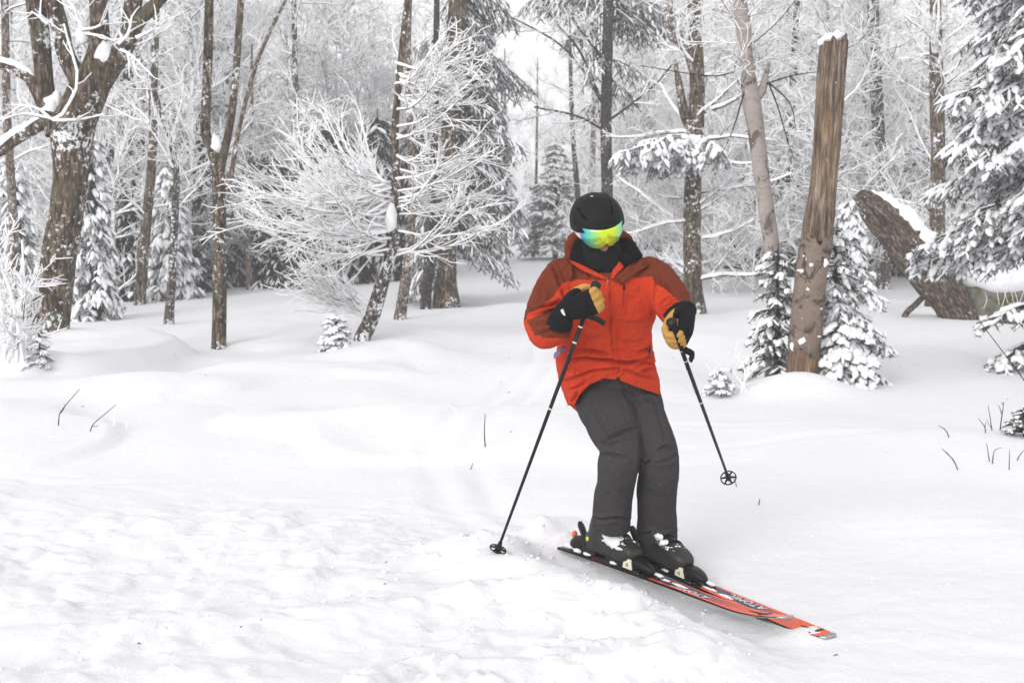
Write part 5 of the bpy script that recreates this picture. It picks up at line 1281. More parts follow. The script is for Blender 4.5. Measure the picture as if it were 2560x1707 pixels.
neck_sheet([(1424, 648, 5.08), (1428, 625, 5.09), (1437, 602, 5.10), (1455, 598, 5.08), (1470, 618, 5.04), (1488, 650, 5.02), (1505, 680, 5.02), (1495, 683, 5.015), (1470, 670, 5.02), (1445, 658, 5.045)], 0.03, 'collar', 'fleece')
neck_sheet([(1548, 598, 5.08), (1570, 592, 5.10), (1586, 604, 5.10), (1597, 622, 5.09), (1608, 640, 5.075), (1590, 650, 5.045), (1563, 667, 5.015), (1553, 656, 5.01), (1546, 640, 5.01)], 0.03, 'collar', 'fleece')
neck_sheet([(1425, 650, 5.065), (1445, 658, 5.04), (1470, 670, 5.015), (1500, 685, 5.0), (1522, 697, 4.99), (1516, 702, 4.99), (1490, 692, 5.005), (1460, 678, 5.02), (1430, 660, 5.055)], 0.014, 'collar_edge', 'redcloth', 0.004)
neck_sheet([(1525, 697, 4.995), (1533, 672, 5.01), (1547, 648, 5.02), (1560, 668, 5.005), (1545, 682, 5.0), (1532, 698, 4.99)], 0.012, 'collar_edge', 'redcloth', 0.004)
# zip pulls, hem snap, lift ticket
def blob(c, rad, name, mat, parent, base=BASE, rot=None, n=(12, 8)):
    mb = MB(); ellipsoid(mb, np.asarray(c) - base, rad, rot, n); return mb.build(name, M[mat], parent)
blob(jsurf(1560, 718, 0.004), (0.005, 0.004, 0.015), 'zip_pull', 'black', jk)
blob(jsurf(1519, 703, 0.006), (0.004, 0.003, 0.010), 'zip_pull', 'steel', jk)
blob(jsurf(1545, 947, 0.003), (0.009, 0.005, 0.009), 'hem_snap', 'black', jk)
blob(jsurf(1611, 661, 0.018), (0.005, 0.003, 0.005), 'collar_snap', 'black', jk)
blob(jsurf(1625, 875, 0.002), (0.005, 0.006, 0.022), 'pocket_zip', 'black', jk)
tk = empty('lift_ticket', (0, 0, 0), None, None)
tk.parent = jk; tk.location = tuple(P(1408, 868, 5.02) - BASE)
tb = P(1408, 868, 5.02)
def panel(pts, Y, thick, name, mat, parent, base):
    p_ = np.array([P(a, b_, Y) for a, b_ in pts]) - base; n = len(p_); V_ = np.concatenate([p_, p_ + (0, thick, 0)])
    mb = MB(); mb.add(V_, [(i, (i + 1) % n, n + (i + 1) % n, n + i) for i in range(n)], [(0, i + 1, i) for i in range(1, n - 1)] + [(n, n + i, n + i + 1) for i in range(1, n - 1)]); return mb.build(name, M[mat], parent, smooth=False)
panel([(1384, 884), (1402, 870), (1412, 868), (1408, 876), (1385, 898)], 5.0, 0.003, 'ticket_stub', 'ticket_blue', tk, tb)
panel([(1369, 908), (1384, 886), (1385, 898), (1375, 910)], 5.0, 0.002, 'ticket_tail', 'ticket_clear', tk, tb)
mb = MB()
for pts in (((1404, 874), (1412, 866), (1418, 872), (1408, 880), (1400, 878)), ((1412, 862), (1408, 866), (1414, 874))):
    V_, Q_, T_ = tube_batch(crom(np.array([P(a, b_, 4.995) - tb for a, b_ in pts]), 12)[None], np.full((1, 12), 0.0022), 6); mb.add(V_, Q_, T_)
mb.build('ticket_tie', M['purple'], tk)

# ---- neck gaiter
mb = MB()
ellipsoid(mb, HEADC + HR @ np.array((0.0, -0.028, -0.130)), (0.076, 0.080, 0.056), HR, (24, 14))
C = np.array([HEADC + HR @ np.array((0, 0.0, -0.10)), P(1508, 640, 5.06), P(1516, 668, 5.07), P(1520, 698, 5.08)]); loft(mb, C, np.array((.080, .090, .076, .045)), np.array((.075, .068, .062, .04)), (1, 0, 0), 14, 26)
V2, N2, Q2, T2 = remesh(mb, 0.0065, 4)
V2 = V2 + N2 * (0.006 * fbm(V2[:, 0] * 14, V2[:, 1] * 14, V2[:, 2] * 34, 3, 321) - 0.004 * np.abs(pn(V2[:, 0] * 9, V2[:, 1] * 9, V2[:, 2] * 60, 322)))[:, None]
put(V2, Q2, T2, 'neck_gaiter', [M['gaiter']], SK, BASE)

# ---- helmet
ERX, ERY, ERZ = 0.1185, 0.140, 0.116
def eldir(al, ph): return np.stack([np.sin(al) * np.cos(ph), -np.cos(al) * np.cos(ph), np.sin(ph)], -1)
na, nr = 72, 30
al = np.arange(na) / na * 2 * np.pi
def rim(a):
    c = np.cos(a); return np.radians(np.where(c > 0, -9 + 26 * c ** 1.6, -9 + 20 * c * np.abs(c)))
rr_ = rim(al); ph = rr_[None, :] + (np.pi / 2 - rr_[None, :]) * (np.linspace(0, 1, nr)[:, None] ** 0.9)
D = eldir(np.broadcast_to(al, ph.shape), ph)
E = D * np.array((ERX, ERY, ERZ))
topf = np.clip(D[..., 2], 0, 1); ax_ = np.abs(D[..., 0])
panel_in = sstep(0.44, 0.38, ax_ + 0.10 * (0.8 - D[..., 2])) * sstep(0.40, 0.50, D[..., 2])
E = E * (1 - 0.022 * panel_in + 0.012 * np.exp(-((ax_ - 0.47) / 0.07) ** 2) * sstep(0.3, 0.5, D[..., 2]) + 0.012 * np.exp(-((ph - rr_[None]) / 0.10) ** 2))[..., None]
Ein = E[0] * 0.93
i = np.arange(nr - 1)[:, None] * na; k = np.arange(na)[None]; k2 = (k + 1) % na
V3 = np.concatenate([E.reshape(-1, 3), Ein, Ein * 0.97 + np.array((0, 0, 0.03))])
Q3 = np.concatenate([np.stack([i + k, i + k2, i + na + k2, i + na + k], -1).reshape(-1, 4), np.stack([nr * na + k[0], nr * na + k2[0], k2[0], k[0]], -1), np.stack([(nr + 1) * na + k[0], (nr + 1) * na + k2[0], nr * na + k2[0], nr * na + k[0]], -1)])
mb = MB(); mb.add(H(V3) - BASE, Q3)
hel = mb.build('helmet', M['helmet'], SK)
def on_helmet(x, y, k=1.0):
    d = (ray(x, y)) @ HR; o_ = (CAMP - HEADC) @ HR; s = np.array((ERX, ERY, ERZ)) * k
    dd, oo = d / s, o_ / s; A_, B_, C_ = dd @ dd, dd @ oo, oo @ oo - 1; q = B_ * B_ - A_ * C_
    t = (-B_ - math.sqrt(max(q, 0))) / A_; return o_ + d * t
def slot(pts, w, name='vent', mat='hole_shade', k=1.0, depth=0.004):
    """a thin sliver standing slightly proud along the shell"""
    L = np.array([on_helmet(a, b_, k) for a, b_ in pts]); c = crom(L, 12); nrm = unit(c / np.array((ERX, ERY, ERZ)) ** 2)
    tg = unit(np.gradient(c, axis=0)); sd = np.cross(tg, nrm); ww = w * np.sin(np.linspace(0.12, np.pi - 0.12, 12))[:, None]
    V_ = np.concatenate([c + nrm * 0.0012 + sd * ww, c + nrm * 0.0022, c + nrm * 0.0012 - sd * ww, c - nrm * depth]); n = 12; q = np.arange(n - 1)
    Q_ = np.concatenate([np.stack([a * n + q, a * n + q + 1, b_ * n + q + 1, b_ * n + q], -1) for a, b_ in ((0, 1), (1, 2), (2, 3), (3, 0))])
    mb = MB(); mb.add(H(V_) - BASE, Q_); return mb.build(name, M[mat], hel)
slot([(1443, 519), (1447, 525), (1451, 530)], 0.005); slot([(1451, 531), (1458, 541), (1470, 550)], 0.0055); slot([(1433, 548), (1437, 556), (1441, 562)], 0.0025)
slot([(1524, 495), (1526, 503), (1527, 508)], 0.004); slot([(1527, 510), (1531, 523), (1527, 536)], 0.0052); slot([(1492, 577), (1505, 574), (1520, 568)], 0.003)
slot([(1476, 491.5), (1479.5, 491.3), (1483, 491.4)], 0.0036, 'logo_plate', 'white', 1.0, 0.001)

# ---- goggles
m, nt, b_ = newmat('mirror_lens'); k = N(nt); tc = nt.nodes.new('ShaderNodeTexCoord'); sx = nt.nodes.new('ShaderNodeSeparateXYZ')
at = nt.nodes.new('ShaderNodeAttribute'); at.attribute_name = 'sweep'
k.ln(k.ramp(at.outputs['Fac'], [(0.0, (0.03, 0.20, 0.42)), (0.10, (0.06, 0.50, 0.56)), (0.24, (0.24, 0.74, 0.30)), (0.40, (0.62, 0.80, 0.03)), (0.62, (0.66, 0.80, 0.03)), (0.80, (0.30, 0.74, 0.22)), (0.93, (0.06, 0.55, 0.55)), (1.0, (0.02, 0.16, 0.36))]), b_.inputs['Base Color'])
b_.inputs['Metallic'].default_value = 0.42; b_.inputs['Roughness'].default_value = 0.16; b_.inputs['Coat Weight'].default_value = 0.15
M['lens'] = m
gg = empty('goggles', (0, 0, 0), '', ''); gg.parent = SK
A1 = R(60); nu, nv = 49, 13
def g_out(u_, grow=0.0):                                   # top and bottom edge angles along the lens
    s = np.abs(u_)
    top = R(17.5) - R(6) * s ** 2.5 + grow
    bot = R(-35) + R(17) * np.exp(-(u_ / 0.17) ** 2) + R(18) * sstep(0.60, 1.0, s) - grow - R(2) * np.exp(-((s - 0.45) / 0.2) ** 2)
    return top, bot
def lens_grid(rad, grow=0.0, agrow=0.0):
    u_ = np.linspace(-1, 1, nu); t_, bo = g_out(u_, grow); f_ = np.linspace(0, 1, nv)[:, None]
    ph_ = bo[None] * (1 - f_) + t_[None] * f_; al_ = np.broadcast_to(u_ * (A1 + agrow), ph_.shape)
    return eldir(al_, ph_) * np.asarray(rad), np.broadcast_to((u_ + 1) / 2, ph_.shape)
def grid_quads(nv, nu, off=0, flip=False):
    i = np.arange(nv - 1)[:, None] * nu + np.arange(nu - 1)[None] + off; q = np.stack([i, i + 1, i + nu + 1, i + nu], -1).reshape(-1, 4); return q[:, ::-1] if flip else q
def solid_grid(Fr, Bk):
    nv, nu, _ = Fr.shape; o_ = nv * nu; idx = np.arange(o_).reshape(nv, nu)
    loop = np.concatenate([idx[0, :-1], idx[:-1, -1], idx[-1, :0:-1], idx[:0:-1, 0]]); l2 = np.roll(loop, -1)
    return np.concatenate([Fr.reshape(-1, 3), Bk.reshape(-1, 3)]), np.concatenate([grid_quads(nv, nu), grid_quads(nv, nu, o_, True), np.stack([loop, loop + o_, l2 + o_, l2], -1)])
GR = (0.113, 0.150, 0.128)
Fr, sw = lens_grid(GR); Bk, _ = lens_grid(np.array(GR) - 0.004)
V4, Q4 = solid_grid(Fr, Bk); mb = MB(); mb.add(H(V4) - BASE, Q4); ln = mb.build('lens', M['lens'], gg)
a_ = ln.data.attributes.new('sweep', 'FLOAT', 'POINT'); a_.data.foreach_set('value', np.concatenate([sw.ravel(), sw.ravel()]).astype(np.float32))
Fr, _ = lens_grid(np.array(GR) - 0.0035, R(1.3), R(2.0)); Bk, _ = lens_grid(np.array(GR) - 0.030, R(1.0), R(1.0))
V4, Q4 = solid_grid(Fr, Bk); mb = MB(); mb.add(H(V4) - BASE, Q4); mb.build('goggle_frame', M['black'], gg)
al_ = np.linspace(R(58), R(302), 60); f_ = np.linspace(0, 1, 5)[:, None]
def strap(rad): return eldir(np.broadcast_to(al_, (5, 60)), np.broadcast_to(R(-25) + R(25) * f_, (5, 60))) * np.asarray(rad)
V4, Q4 = solid_grid(strap((0.112, 0.136, 0.112)), strap((0.108, 0.132, 0.108))); mb = MB(); mb.add(H(V4) - BASE, Q4); mb.build('strap', M['white'], gg)

# ---- gloves
def fist(scale=1.0, mirror=False, wrist=None):
    mb = MB(); sg = -1.0 if mirror else 1.0
    def pt(p): return np.array((p[0], p[1] * sg, p[2])) * scale
    def lf(pts, rx, ry, n=10, right=(0, 0, 1)): loft(mb, np.array([pt(q) for q in pts]), np.array(rx) * scale, np.array(ry) * scale, right, n, 16)
    lf([(-.075, .002, 0), (-.03, 0, 0), (.02, -.002, 0), (.046, 0, 0)], (.034, .042, .049, .046), (.030, .030, .027, .022), 12)
    for z, l, rr in ((.037, 0.96, .0150), (.0125, 1.06, .0155), (-.0125, 1.0, .0150), (-.036, 0.84, .0138)):
        c0 = np.array((.044, .002, z)); pts = [c0 - (0.02, 0, 0), c0, c0 + np.array((.034 * l, .012, 0)), c0 + np.array((.037 * l, .046, 0)), c0 + np.array((.010, .062 * (0.9 + 0.1 * l), 0)), c0 + np.array((-.014, .054, 0))]
        lf(pts, (rr, rr, rr, rr * 0.97, rr * 0.92, rr * 0.75), (rr, rr, rr, rr * 0.97, rr * 0.92, rr * 0.75), 18, (0, 0, 1))
    lf([(-.045, .012, .022), (-.01, .032, .044), (.03, .052, .050), (.058, .058, .044)], (.019, .018, .0165, .012), (.019, .018, .0165, .012), 12, (0, 1, 0))
    w0 = pt((-.058, .002, 0)); w1 = np.asarray(wrist); dw = unit(w1 - w0); rr = np.array((.035, .040, .046, .051, .053))
    loft(mb, np.array([w0 + np.array((0.015, 0, 0)), w0 + dw * 0.012, w0 * 0.6 + w1 * 0.4, w0 * 0.2 + w1 * 0.8, w1 + dw * 0.02]), rr * scale, rr * scale * 0.95, None, 12, 18)
    return mb
def glove(name_side, origin, Rm, mirror, scale=1.0, wrist=None):
    mb = fist(scale, mirror, (np.asarray(wrist) - origin) @ Rm); V_, N_, Q_, T_ = remesh(mb, 0.0046, 3)
    y = V_[:, 1] * (-1 if mirror else 1) / scale; x = V_[:, 0] / scale; z = V_[:, 2] / scale
    tan = ((x > 0.071) | ((y > 0.034) & (x > -0.04))).astype(float)
    tan[(x < -0.062)] = 0
    V_ = V_ + N_ * (0.0016 * fbm(V_[:, 0] * 40, V_[:, 1] * 40, V_[:, 2] * 40, 3, 331))[:, None]
    return put(V_ @ Rm.T + origin, Q_, T_, 'glove', [M['glove']], SK, BASE, {'tan': tan})
def frame_from(z, x):
    z = unit(z); x = np.asarray(x, float); x = unit(x - (x @ z) * z); return np.column_stack([x, np.cross(z, x), z])
# pole axes
rt, rb = P(1490, 712, 4.845), None
gb = ground_pt(1243, 1388); rb = gb + np.array((0, 0, 0.02))
lt, lb = P(1679, 806, 4.70), P(1822, 1197, 5.58)
zr = unit(rt - rb); zl = unit(lt - lb)
GS = 1.15
hr = rt - zr * 0.075                                        # pole point gripped by the fist
zh = unit(zr + 0.80 * np.array((-1.0, 0, 0.25))); Rr_ = frame_from(zh, P(1500, 742, 4.80) - P(1405, 800, 4.89)); og = hr - Rr_ @ (np.array((.046, .034, 0)) * GS)
glove('r', og, Rr_, False, GS, P(1400, 806, 4.90))
hl = lt - zl * 0.075
Rl_ = frame_from(zl, np.array((-0.10, -0.45, -0.95))); ol = hl - Rl_ @ (np.array((.046, -.034, 0)) * GS)
glove('l', ol, Rl_, True, GS, P(1694, 790, 4.92))
bt = og + Rr_ @ (np.array((-0.045, -0.030, 0.005)) * GS)
mb = MB(); 
q = np.array([(-0.006, 0, -0.014), (0.006, 0, -0.014), (0.006, 0, 0.014), (-0.006, 0, 0.014)]); q = np.concatenate([q, q + (0, 0.004, 0)]); q[:4, 1] = -0.003
mb.add(q @ Rr_.T + bt - BASE, [(0, 1, 2, 3), (4, 7, 6, 5), (0, 4, 5, 1), (1, 5, 6, 2), (2, 6, 7, 3), (3, 7, 4, 0)]); mb.build('glove_tag', M['ticket_clear'], SK, smooth=False)

# ---- text
def text_obj(txt, size, mat, parent, Mx, extrude=0.0006, name='lettering', spacing=1.0, shear=0.0):
    cu = bpy.data.curves.new('t', 'FONT'); cu.body = txt; cu.size = size; cu.extrude = extrude; cu.align_x = 'CENTER'; cu.align_y = 'CENTER'; cu.space_character = spacing; cu.shear = shear; cu.resolution_u = 2
    o = bpy.data.objects.new('t', cu); COL.objects.link(o); dg = bpy.context.evaluated_depsgraph_get()
    me = bpy.data.meshes.new_from_object(o.evaluated_get(dg)); bpy.data.objects.remove(o); bpy.data.curves.remove(cu)
    me.materials.clear(); me.materials.append(M[mat]); me.name = name
    ob = bpy.data.objects.new(name, me); COL.objects.link(ob); ob.parent = parent; ob.matrix_local = Mx
    return ob
def mat4(Rm, t): return Matrix([[*Rm[0], t[0]], [*Rm[1], t[1]], [*Rm[2], t[2]], [0, 0, 0, 1]])

# ---- ski poles: local z runs up the shaft from the tip
def pole(label, top, bot, text, viewdir):
    ax = unit(top - bot); L = np.linalg.norm(top - bot); e = empty('ski_pole', bot, label, 'ski pole', 'ski poles')
    y_ = np.asarray(viewdir, float); y_ = unit(y_ - (y_ @ ax) * ax)       # towards the viewer
    x_ = np.cross(ax, -y_); Rm = np.column_stack([x_, np.cross(ax, x_), ax]); e.matrix_world = mat4(Rm, bot)
    ln = lambda z0, z1, r0, r1, name, mat, n=2, s=14: (lambda m_: (loft(m_, np.array([(0, 0, z0), (0, 0, (z0 + z1) / 2), (0, 0, z1)]), np.array((r0, (r0 + r1) / 2, r1)), np.array((r0, (r0 + r1) / 2, r1)), (1, 0, 0), 6, s), m_.build(name, M[mat], e))[1])(MB())
    ln(0.0, L - 0.13, 0.0062, 0.0098, 'shaft', 'black')
    ln(-0.045, 0.005, 0.0022, 0.0055, 'tip', 'steel')
    mb = MB(); loft(mb, np.array([(0, 0, L - 0.155), (0, 0, L - 0.13), (0, 0, L - 0.08), (0, 0, L - 0.03), (0, 0, L - 0.012), (0, 0, L + 0.006), (0, 0, L + 0.016)]), np.array((.014, .019, .0165, .017, .021, .022, .008)), np.array((.014, .019, .018, .018, .022, .023, .008)), (1, 0, 0), 22, 18); mb.build('grip', M['black'], e)
    # basket: hub, rim and six spokes
    mb = MB(); a = np.linspace(0, 2 * np.pi, 29); ring = np.stack([np.cos(a) * 0.038, np.sin(a) * 0.038, np.full(29, 0.012)], -1); V_, Q_, T_ = tube_batch(ring[None], np.full((1, 29), 0.0035), 6); mb.add(V_, Q_, T_)
    for s in range(6):
        q = s * math.pi / 3; V_, Q_, T_ = tube_batch(np.array([[(0, 0, 0.022), (math.cos(q) * 0.024, math.sin(q) * 0.024, 0.015), (math.cos(q) * 0.038, math.sin(q) * 0.038, 0.012)]]), np.array([[0.007, 0.005, 0.004]]), 6); mb.add(V_, Q_, T_)
    loft(mb, np.array([(0, 0, -0.004), (0, 0, 0.02), (0, 0, 0.05)]), np.array((.011, .013, .0085)), np.array((.011, .013, .0085)), (1, 0, 0), 8, 14); mb.build('basket', M['black'], e)
    for z in (L - 0.20, L - 0.275, L - 0.60):
        ln(z, z + 0.007, 0.0099, 0.0099, 'stripe', 'cream')
    rt_ = lambda z: 0.0100 - 0.0036 * (1 - z / L)
    # the lettering and the triangular mark face the viewer
    Rt = np.array(((0, 1.0, 0), (0, 0, -1.0), (-1.0, 0, 0))).astype(float)
    tx = text_obj(text, 0.021, 'white', e, mat4(np.column_stack([(0, 0, -1.0), (1.0, 0, 0), (0, -1.0, 0)]), (0, -(rt_(L - 0.49) + 0.0004), L - 0.49)), 0.0012, 'lettering', 1.5)
    mb = MB(); zz = L - 0.335; yy = -(rt_(zz) + 0.0016); s = 0.011
    for (o0, s1) in ((0.0, 1.0),):
        out = [(-s, 0), (s, 0), (0, 2.6 * s)]; inn = [(-s * 0.4, s * 0.35), (s * 0.4, s * 0.35), (0, 1.5 * s)]
        V_ = [(a_, yy, zz + b__) for a_, b__ in out + inn] + [(a_, yy + 0.003, zz + b__) for a_, b__ in out + inn]
        mb.add(V_, [(0, 1, 4, 3), (1, 2, 5, 4), (2, 0, 3, 5), (6, 7, 1, 0), (7, 8, 2, 1), (8, 6, 0, 2)])
    mb.build('triangle_mark', M['white'], e, smooth=False)
    return e, Rm, L
def strap_mesh(e, pts, w, name='wrist_strap'):
    c = crom(np.array(pts), 16); tg = unit(np.gradient(c, axis=0)); sd = unit(np.cross(tg, (0.2, 1, 0.3))); nn = np.cross(tg, sd)
    V_ = np.concatenate([c + sd * w + nn * .0012, c - sd * w + nn * .0012, c - sd * w - nn * .0012, c + sd * w - nn * .0012]); q = np.arange(15)
    mb = MB(); mb.add(V_, np.concatenate([np.stack([a * 16 + q, a * 16 + q + 1, b__ * 16 + q + 1, b__ * 16 + q], -1) for a, b__ in ((0, 1), (1, 2), (2, 3), (3, 0))])); return mb.build(name, M['gaiter'], e)
pe, pR, pL = pole('black ski pole planted in the snow, held by the raised hand', rt, rb, 'SPEED', (0, -1, 0.1))
loc = lambda Rm, o_, p: (np.asarray(p) - o_) @ Rm
strap_mesh(pe, [loc(pR, rb, P(*q)) for q in ((1466, 788, 4.84), (1478, 793, 4.80), (1492, 797, 4.79), (1512, 810, 4.79))], 0.011)
pe2, pR2, pL2 = pole('black ski pole lifted off the snow behind the skier', lt, lb, 'SPEED', (0, -1, 0.6))
strap_mesh(pe2, [loc(pR2, lb, P(*q)) for q in ((1683, 815, 4.665), (1694, 838, 4.68), (1702, 862, 4.72), (1712, 874, 4.76), (1730, 884, 4.78), (1728, 896, 4.79), (1733, 900, 4.79))], 0.014)
strap_mesh(pe2, [loc(pR2, lb, P(*q)) for q in ((1712, 872, 4.77), (1722, 880, 4.78), (1732, 892, 4.79))], 0.006)

# ---- skis, bindings, boots
def ski_width(x):
    x = np.asarray(x, float)
    w = np.interp(x, (-0.78, -0.70, -0.45, 0.0, 0.45, 0.85, 0.95, 1.02, 1.06, 1.08), (0.046, 0.052, 0.046, 0.037, 0.046, 0.0585, 0.056, 0.046, 0.034, 0.022))
    return w
m, nt, b_ = newmat('ski_top'); k = N(nt); tc = nt.nodes.new('ShaderNodeTexCoord'); sx = nt.nodes.new('ShaderNodeSeparateXYZ'); k.ln(tc.outputs['Object'], sx.inputs[0])
X_, Y_ = sx.outputs[0], sx.outputs[1]
orange, navy, blk = (0.86, 0.085, 0.012), (0.035, 0.028, 0.055), (0.012, 0.012, 0.012)
rel = k.math('DIVIDE', Y_, k.math('ADD', k.math('MULTIPLY', k.math('ABSOLUTE', X_), 0.024), 0.037))
c = k.mix(k.math('LESS_THAN', k.math('ABSOLUTE', rel), 0.62), orange, navy)                                  # navy heart between orange edges
strp = k.math('LESS_THAN', k.math('FRACT', k.math('MULTIPLY', k.math('ADD', X_, k.math('MULTIPLY', Y_, 0.15)), 62.0)), k.math('MULTIPLY', k.math('SUBTRACT', 0.88, X_), 3.2))
hat = k.math('MULTIPLY', strp, k.math('LESS_THAN', k.math('ABSOLUTE', rel), 0.62))
c = k.mix(k.math('GREATER_THAN', X_, 0.64), c, k.mix(hat, orange, navy))
wl = k.math('MULTIPLY', k.math('GREATER_THAN', X_, 0.26), k.math('LESS_THAN', X_, 0.32)); c = k.mix(k.math('MULTIPLY', wl, k.math('GREATER_THAN', rel, 0.2)), c, (0.75, 0.75, 0.78))
c = k.mix(k.math('LESS_THAN', X_, 0.30), c, blk)
dl = k.math('MULTIPLY', k.math('LESS_THAN', k.math('ABSOLUTE', k.math('SUBTRACT', k.math('ABSOLUTE', rel), 0.80)), 0.13), k.math('LESS_THAN', k.math('ABSOLUTE', k.math('ADD', X_, 0.03)), 0.07))
c = k.mix(dl, c, orange)
v = k.coords(); sn = k.math('ADD', k.noise(v, 60, 5, 0.8), k.math('MULTIPLY', k.noise(v, 7, 3), 0.6))
c = k.mix(k.ramp(sn, [(0.98, 0.0), (1.02, 1.0)]), c, (0.84, 0.85, 0.87))
k.ln(c, b_.inputs['Base Color']); b_.inputs['Roughness'].default_value = 0.38; b_.inputs['Coat Weight'].default_value = 0.15
M['ski_top'] = m
def boxm(mb, x0, x1, y0, y1, z0, z1, tx=0.0, ty=0.0, mat=0):
    """box with a tapered top (tx shortens the front, ty narrows the sides)"""
    V_ = [(x0, y0, z0), (x1, y0, z0), (x1, y1, z0), (x0, y1, z0), (x0, y0 + ty, z1), (x1 - tx, y0 + ty, z1), (x1 - tx, y1 - ty, z1), (x0, y1 - ty, z1)]
    mb.add(V_, [(0, 3, 2, 1), (4, 5, 6, 7), (0, 1, 5, 4), (1, 2, 6, 5), (2, 3, 7, 6), (3, 0, 4, 7)], None, mat)
def bev(o, w=0.003, seg=2):
    md = o.modifiers.new('bevel', 'BEVEL'); md.width = w; md.segments = seg; md.limit_method = 'ANGLE'; return o
def make_ski(label, mid, d, z, tiprise, roll, pitch, word, side):
    e = empty('ski', (0, 0, 0), label, 'ski', 'pair of orange skis')
    x_ = np.array((d[0], d[1], pitch)); x_ = unit(x_); z_ = np.array((0, 0, 1.0)); z_ = unit(z_ - (z_ @ x_) * x_); y_ = np.cross(z_, x_); Rm = np.column_stack([x_, y_, z_]) @ rotx(roll)
    o_ = np.array((mid[0], mid[1], z)); e.matrix_world = mat4(Rm, o_)
    xs = np.concatenate([np.linspace(-0.345, 0.8, 56), np.linspace(0.81, 1.075, 34)]); w = ski_width(xs); k_tip = xs > 0.4; xs0 = xs.copy(); xs = np.where(k_tip, 0.4 + (xs - 0.4) * (0.98 if side > 0 else 0.92), xs)
    zc = np.where(xs0 > 0.78, tiprise * ((np.maximum(xs0, 0.78) - 0.78) / 0.30) ** 2.0, 0) 
    th = np.interp(xs, (-0.78, -0.3, 0.2, 0.8, 1.08), (0.007, 0.014, 0.015, 0.009, 0.006))
    ny_ = 9; f = np.linspace(-1, 1, ny_)
    top = np.stack([np.broadcast_to(xs[:, None], (len(xs), ny_)), w[:, None] * 0.97 * f[None], np.broadcast_to((zc + th)[:, None], (len(xs), ny_)) - 0.0012 * np.abs(f)[None] ** 4], -1)
    bot = np.stack([np.broadcast_to(xs[:, None], (len(xs), ny_)), w[:, None] * f[None], np.broadcast_to(zc[:, None], (len(xs), ny_))], -1)
    n = len(xs) * ny_
    mb = MB(); mb.add(top.reshape(-1, 3), grid_quads(len(xs), ny_, 0, True)); mb.build('top_sheet', M['ski_top'], e)
    mb = MB(); idx = np.arange(n).reshape(len(xs), ny_); loop = np.concatenate([idx[0, :-1], idx[:-1, -1], idx[-1, :0:-1], idx[:0:-1, 0]]); l2 = np.roll(loop, -1)
    tp2 = top.copy(); tp2[..., 2] -= 0.0006
    mb.add(np.concatenate([tp2.reshape(-1, 3), bot.reshape(-1, 3)]), np.concatenate([np.stack([loop, l2, l2 + n, loop + n], -1), grid_quads(len(xs), ny_, n, False)])); mb.build('sidewall', M['black'], e)
    for s in (-1, 1):                                       # steel edges
        V_, Q_, T_ = tube_batch(np.stack([xs, s * (w + 0.0005), zc + 0.001], -1)[None], np.full((1, len(xs)), 0.0016), 5); mb = MB(); mb.add(V_, Q_, T_); mb.build('steel_edge', M['steel'], e)
    # tip guard
    k0 = np.nonzero(xs0 > 1.035)[0]; g = MB(); xs2, w2, z2, t2 = xs[k0], w[k0] + 0.0025, zc[k0], th[k0]
    Fg = np.stack([np.broadcast_to(xs2[:, None] + 0.002, (len(k0), ny_)), w2[:, None] * f[None], np.broadcast_to((z2 + t2 + 0.0012)[:, None], (len(k0), ny_))], -1); Bg = Fg.copy(); Bg[..., 2] -= np.broadcast_to((t2 + 0.0024)[:, None], (len(k0), ny_))
    V_, Q_ = solid_grid(Fg, Bg); g.add(V_, Q_[:, ::-1]); g.build('tip_guard', M['steel'], e)
    zt = lambda x: float(np.interp(x, xs, zc + th))
    # printing
    text_obj(word, 0.055, 'white', e, mat4(np.column_stack([(-1.0, 0, 0), (0, -1.0, 0), (0, 0, 1.0)]), (0.54, -0.012 * side, zt(0.54) + 0.0006)), 0.0005, 'lettering', 1.05, 0.1)
    mb = MB(); tz = lambda a: zt(a) + 0.0022
    V_ = [(a_, q_, tz(a_)) for a_, q_ in ((0.945, -0.046), (0.957, 0.0), (0.945, 0.046), (0.930, 0.014), (0.855, 0.0), (0.930, -0.014))]
    V_ = V_ + [(a_, b__, c__ - 0.0012) for a_, b__, c__ in V_]
    mb.add(V_, [(6 + i, 6 + (i + 1) % 6, (i + 1) % 6, i) for i in range(6)], [(0, 5, 1), (5, 3, 1), (3, 2, 1), (5, 4, 3)]); mb.build('peak_mark', M['black'], e, smooth=False)
    # binding: plate, toe piece with cream wings, heel piece with lever
    zt0 = 0.015
    mb = MB(); boxm(mb, -0.24, 0.235, -0.034, 0.034, zt0 - 0.002, zt0 + 0.012, 0.01, 0.003); bev(mb.build('binding_plate', M['black'], e, smooth=False))
    tp = empty('toe_piece', (0, 0, 0), '', ''); tp.parent = e
    mb = MB(); loft(mb, np.array([(0.150, 0, 0.045), (0.175, 0, 0.050), (0.215, 0, 0.050), (0.255, 0, 0.044), (0.285, 0, 0.036), (0.295, 0, 0.034)]), np.array((.034, .038, .036, .030, .019, .010)), np.array((.020, .024, .025, .020, .012, .007)), (0, 1, 0), 18, 20, 3.0); mb.build('toe_housing', M['black'], tp)
    for s in (-1, 1):
        mb = MB(); V_ = [(0.130, s * 0.043, 0.024), (0.192, s * 0.043, 0.022), (0.180, s * 0.041, 0.066), (0.134, s * 0.041, 0.070)]; V_ = V_ + [(a_, b__ - s * 0.008, c__) for a_, b__, c__ in V_]
        Qb = [(0, 1, 2, 3), (7, 6, 5, 4), (0, 4, 5, 1), (1, 5, 6, 2), (2, 6, 7, 3), (3, 7, 4, 0)]; mb.add(V_, Qb if s < 0 else [q_[::-1] for q_ in Qb]); bev(mb.build('toe_wing', M['cream'], tp, smooth=False), 0.002)
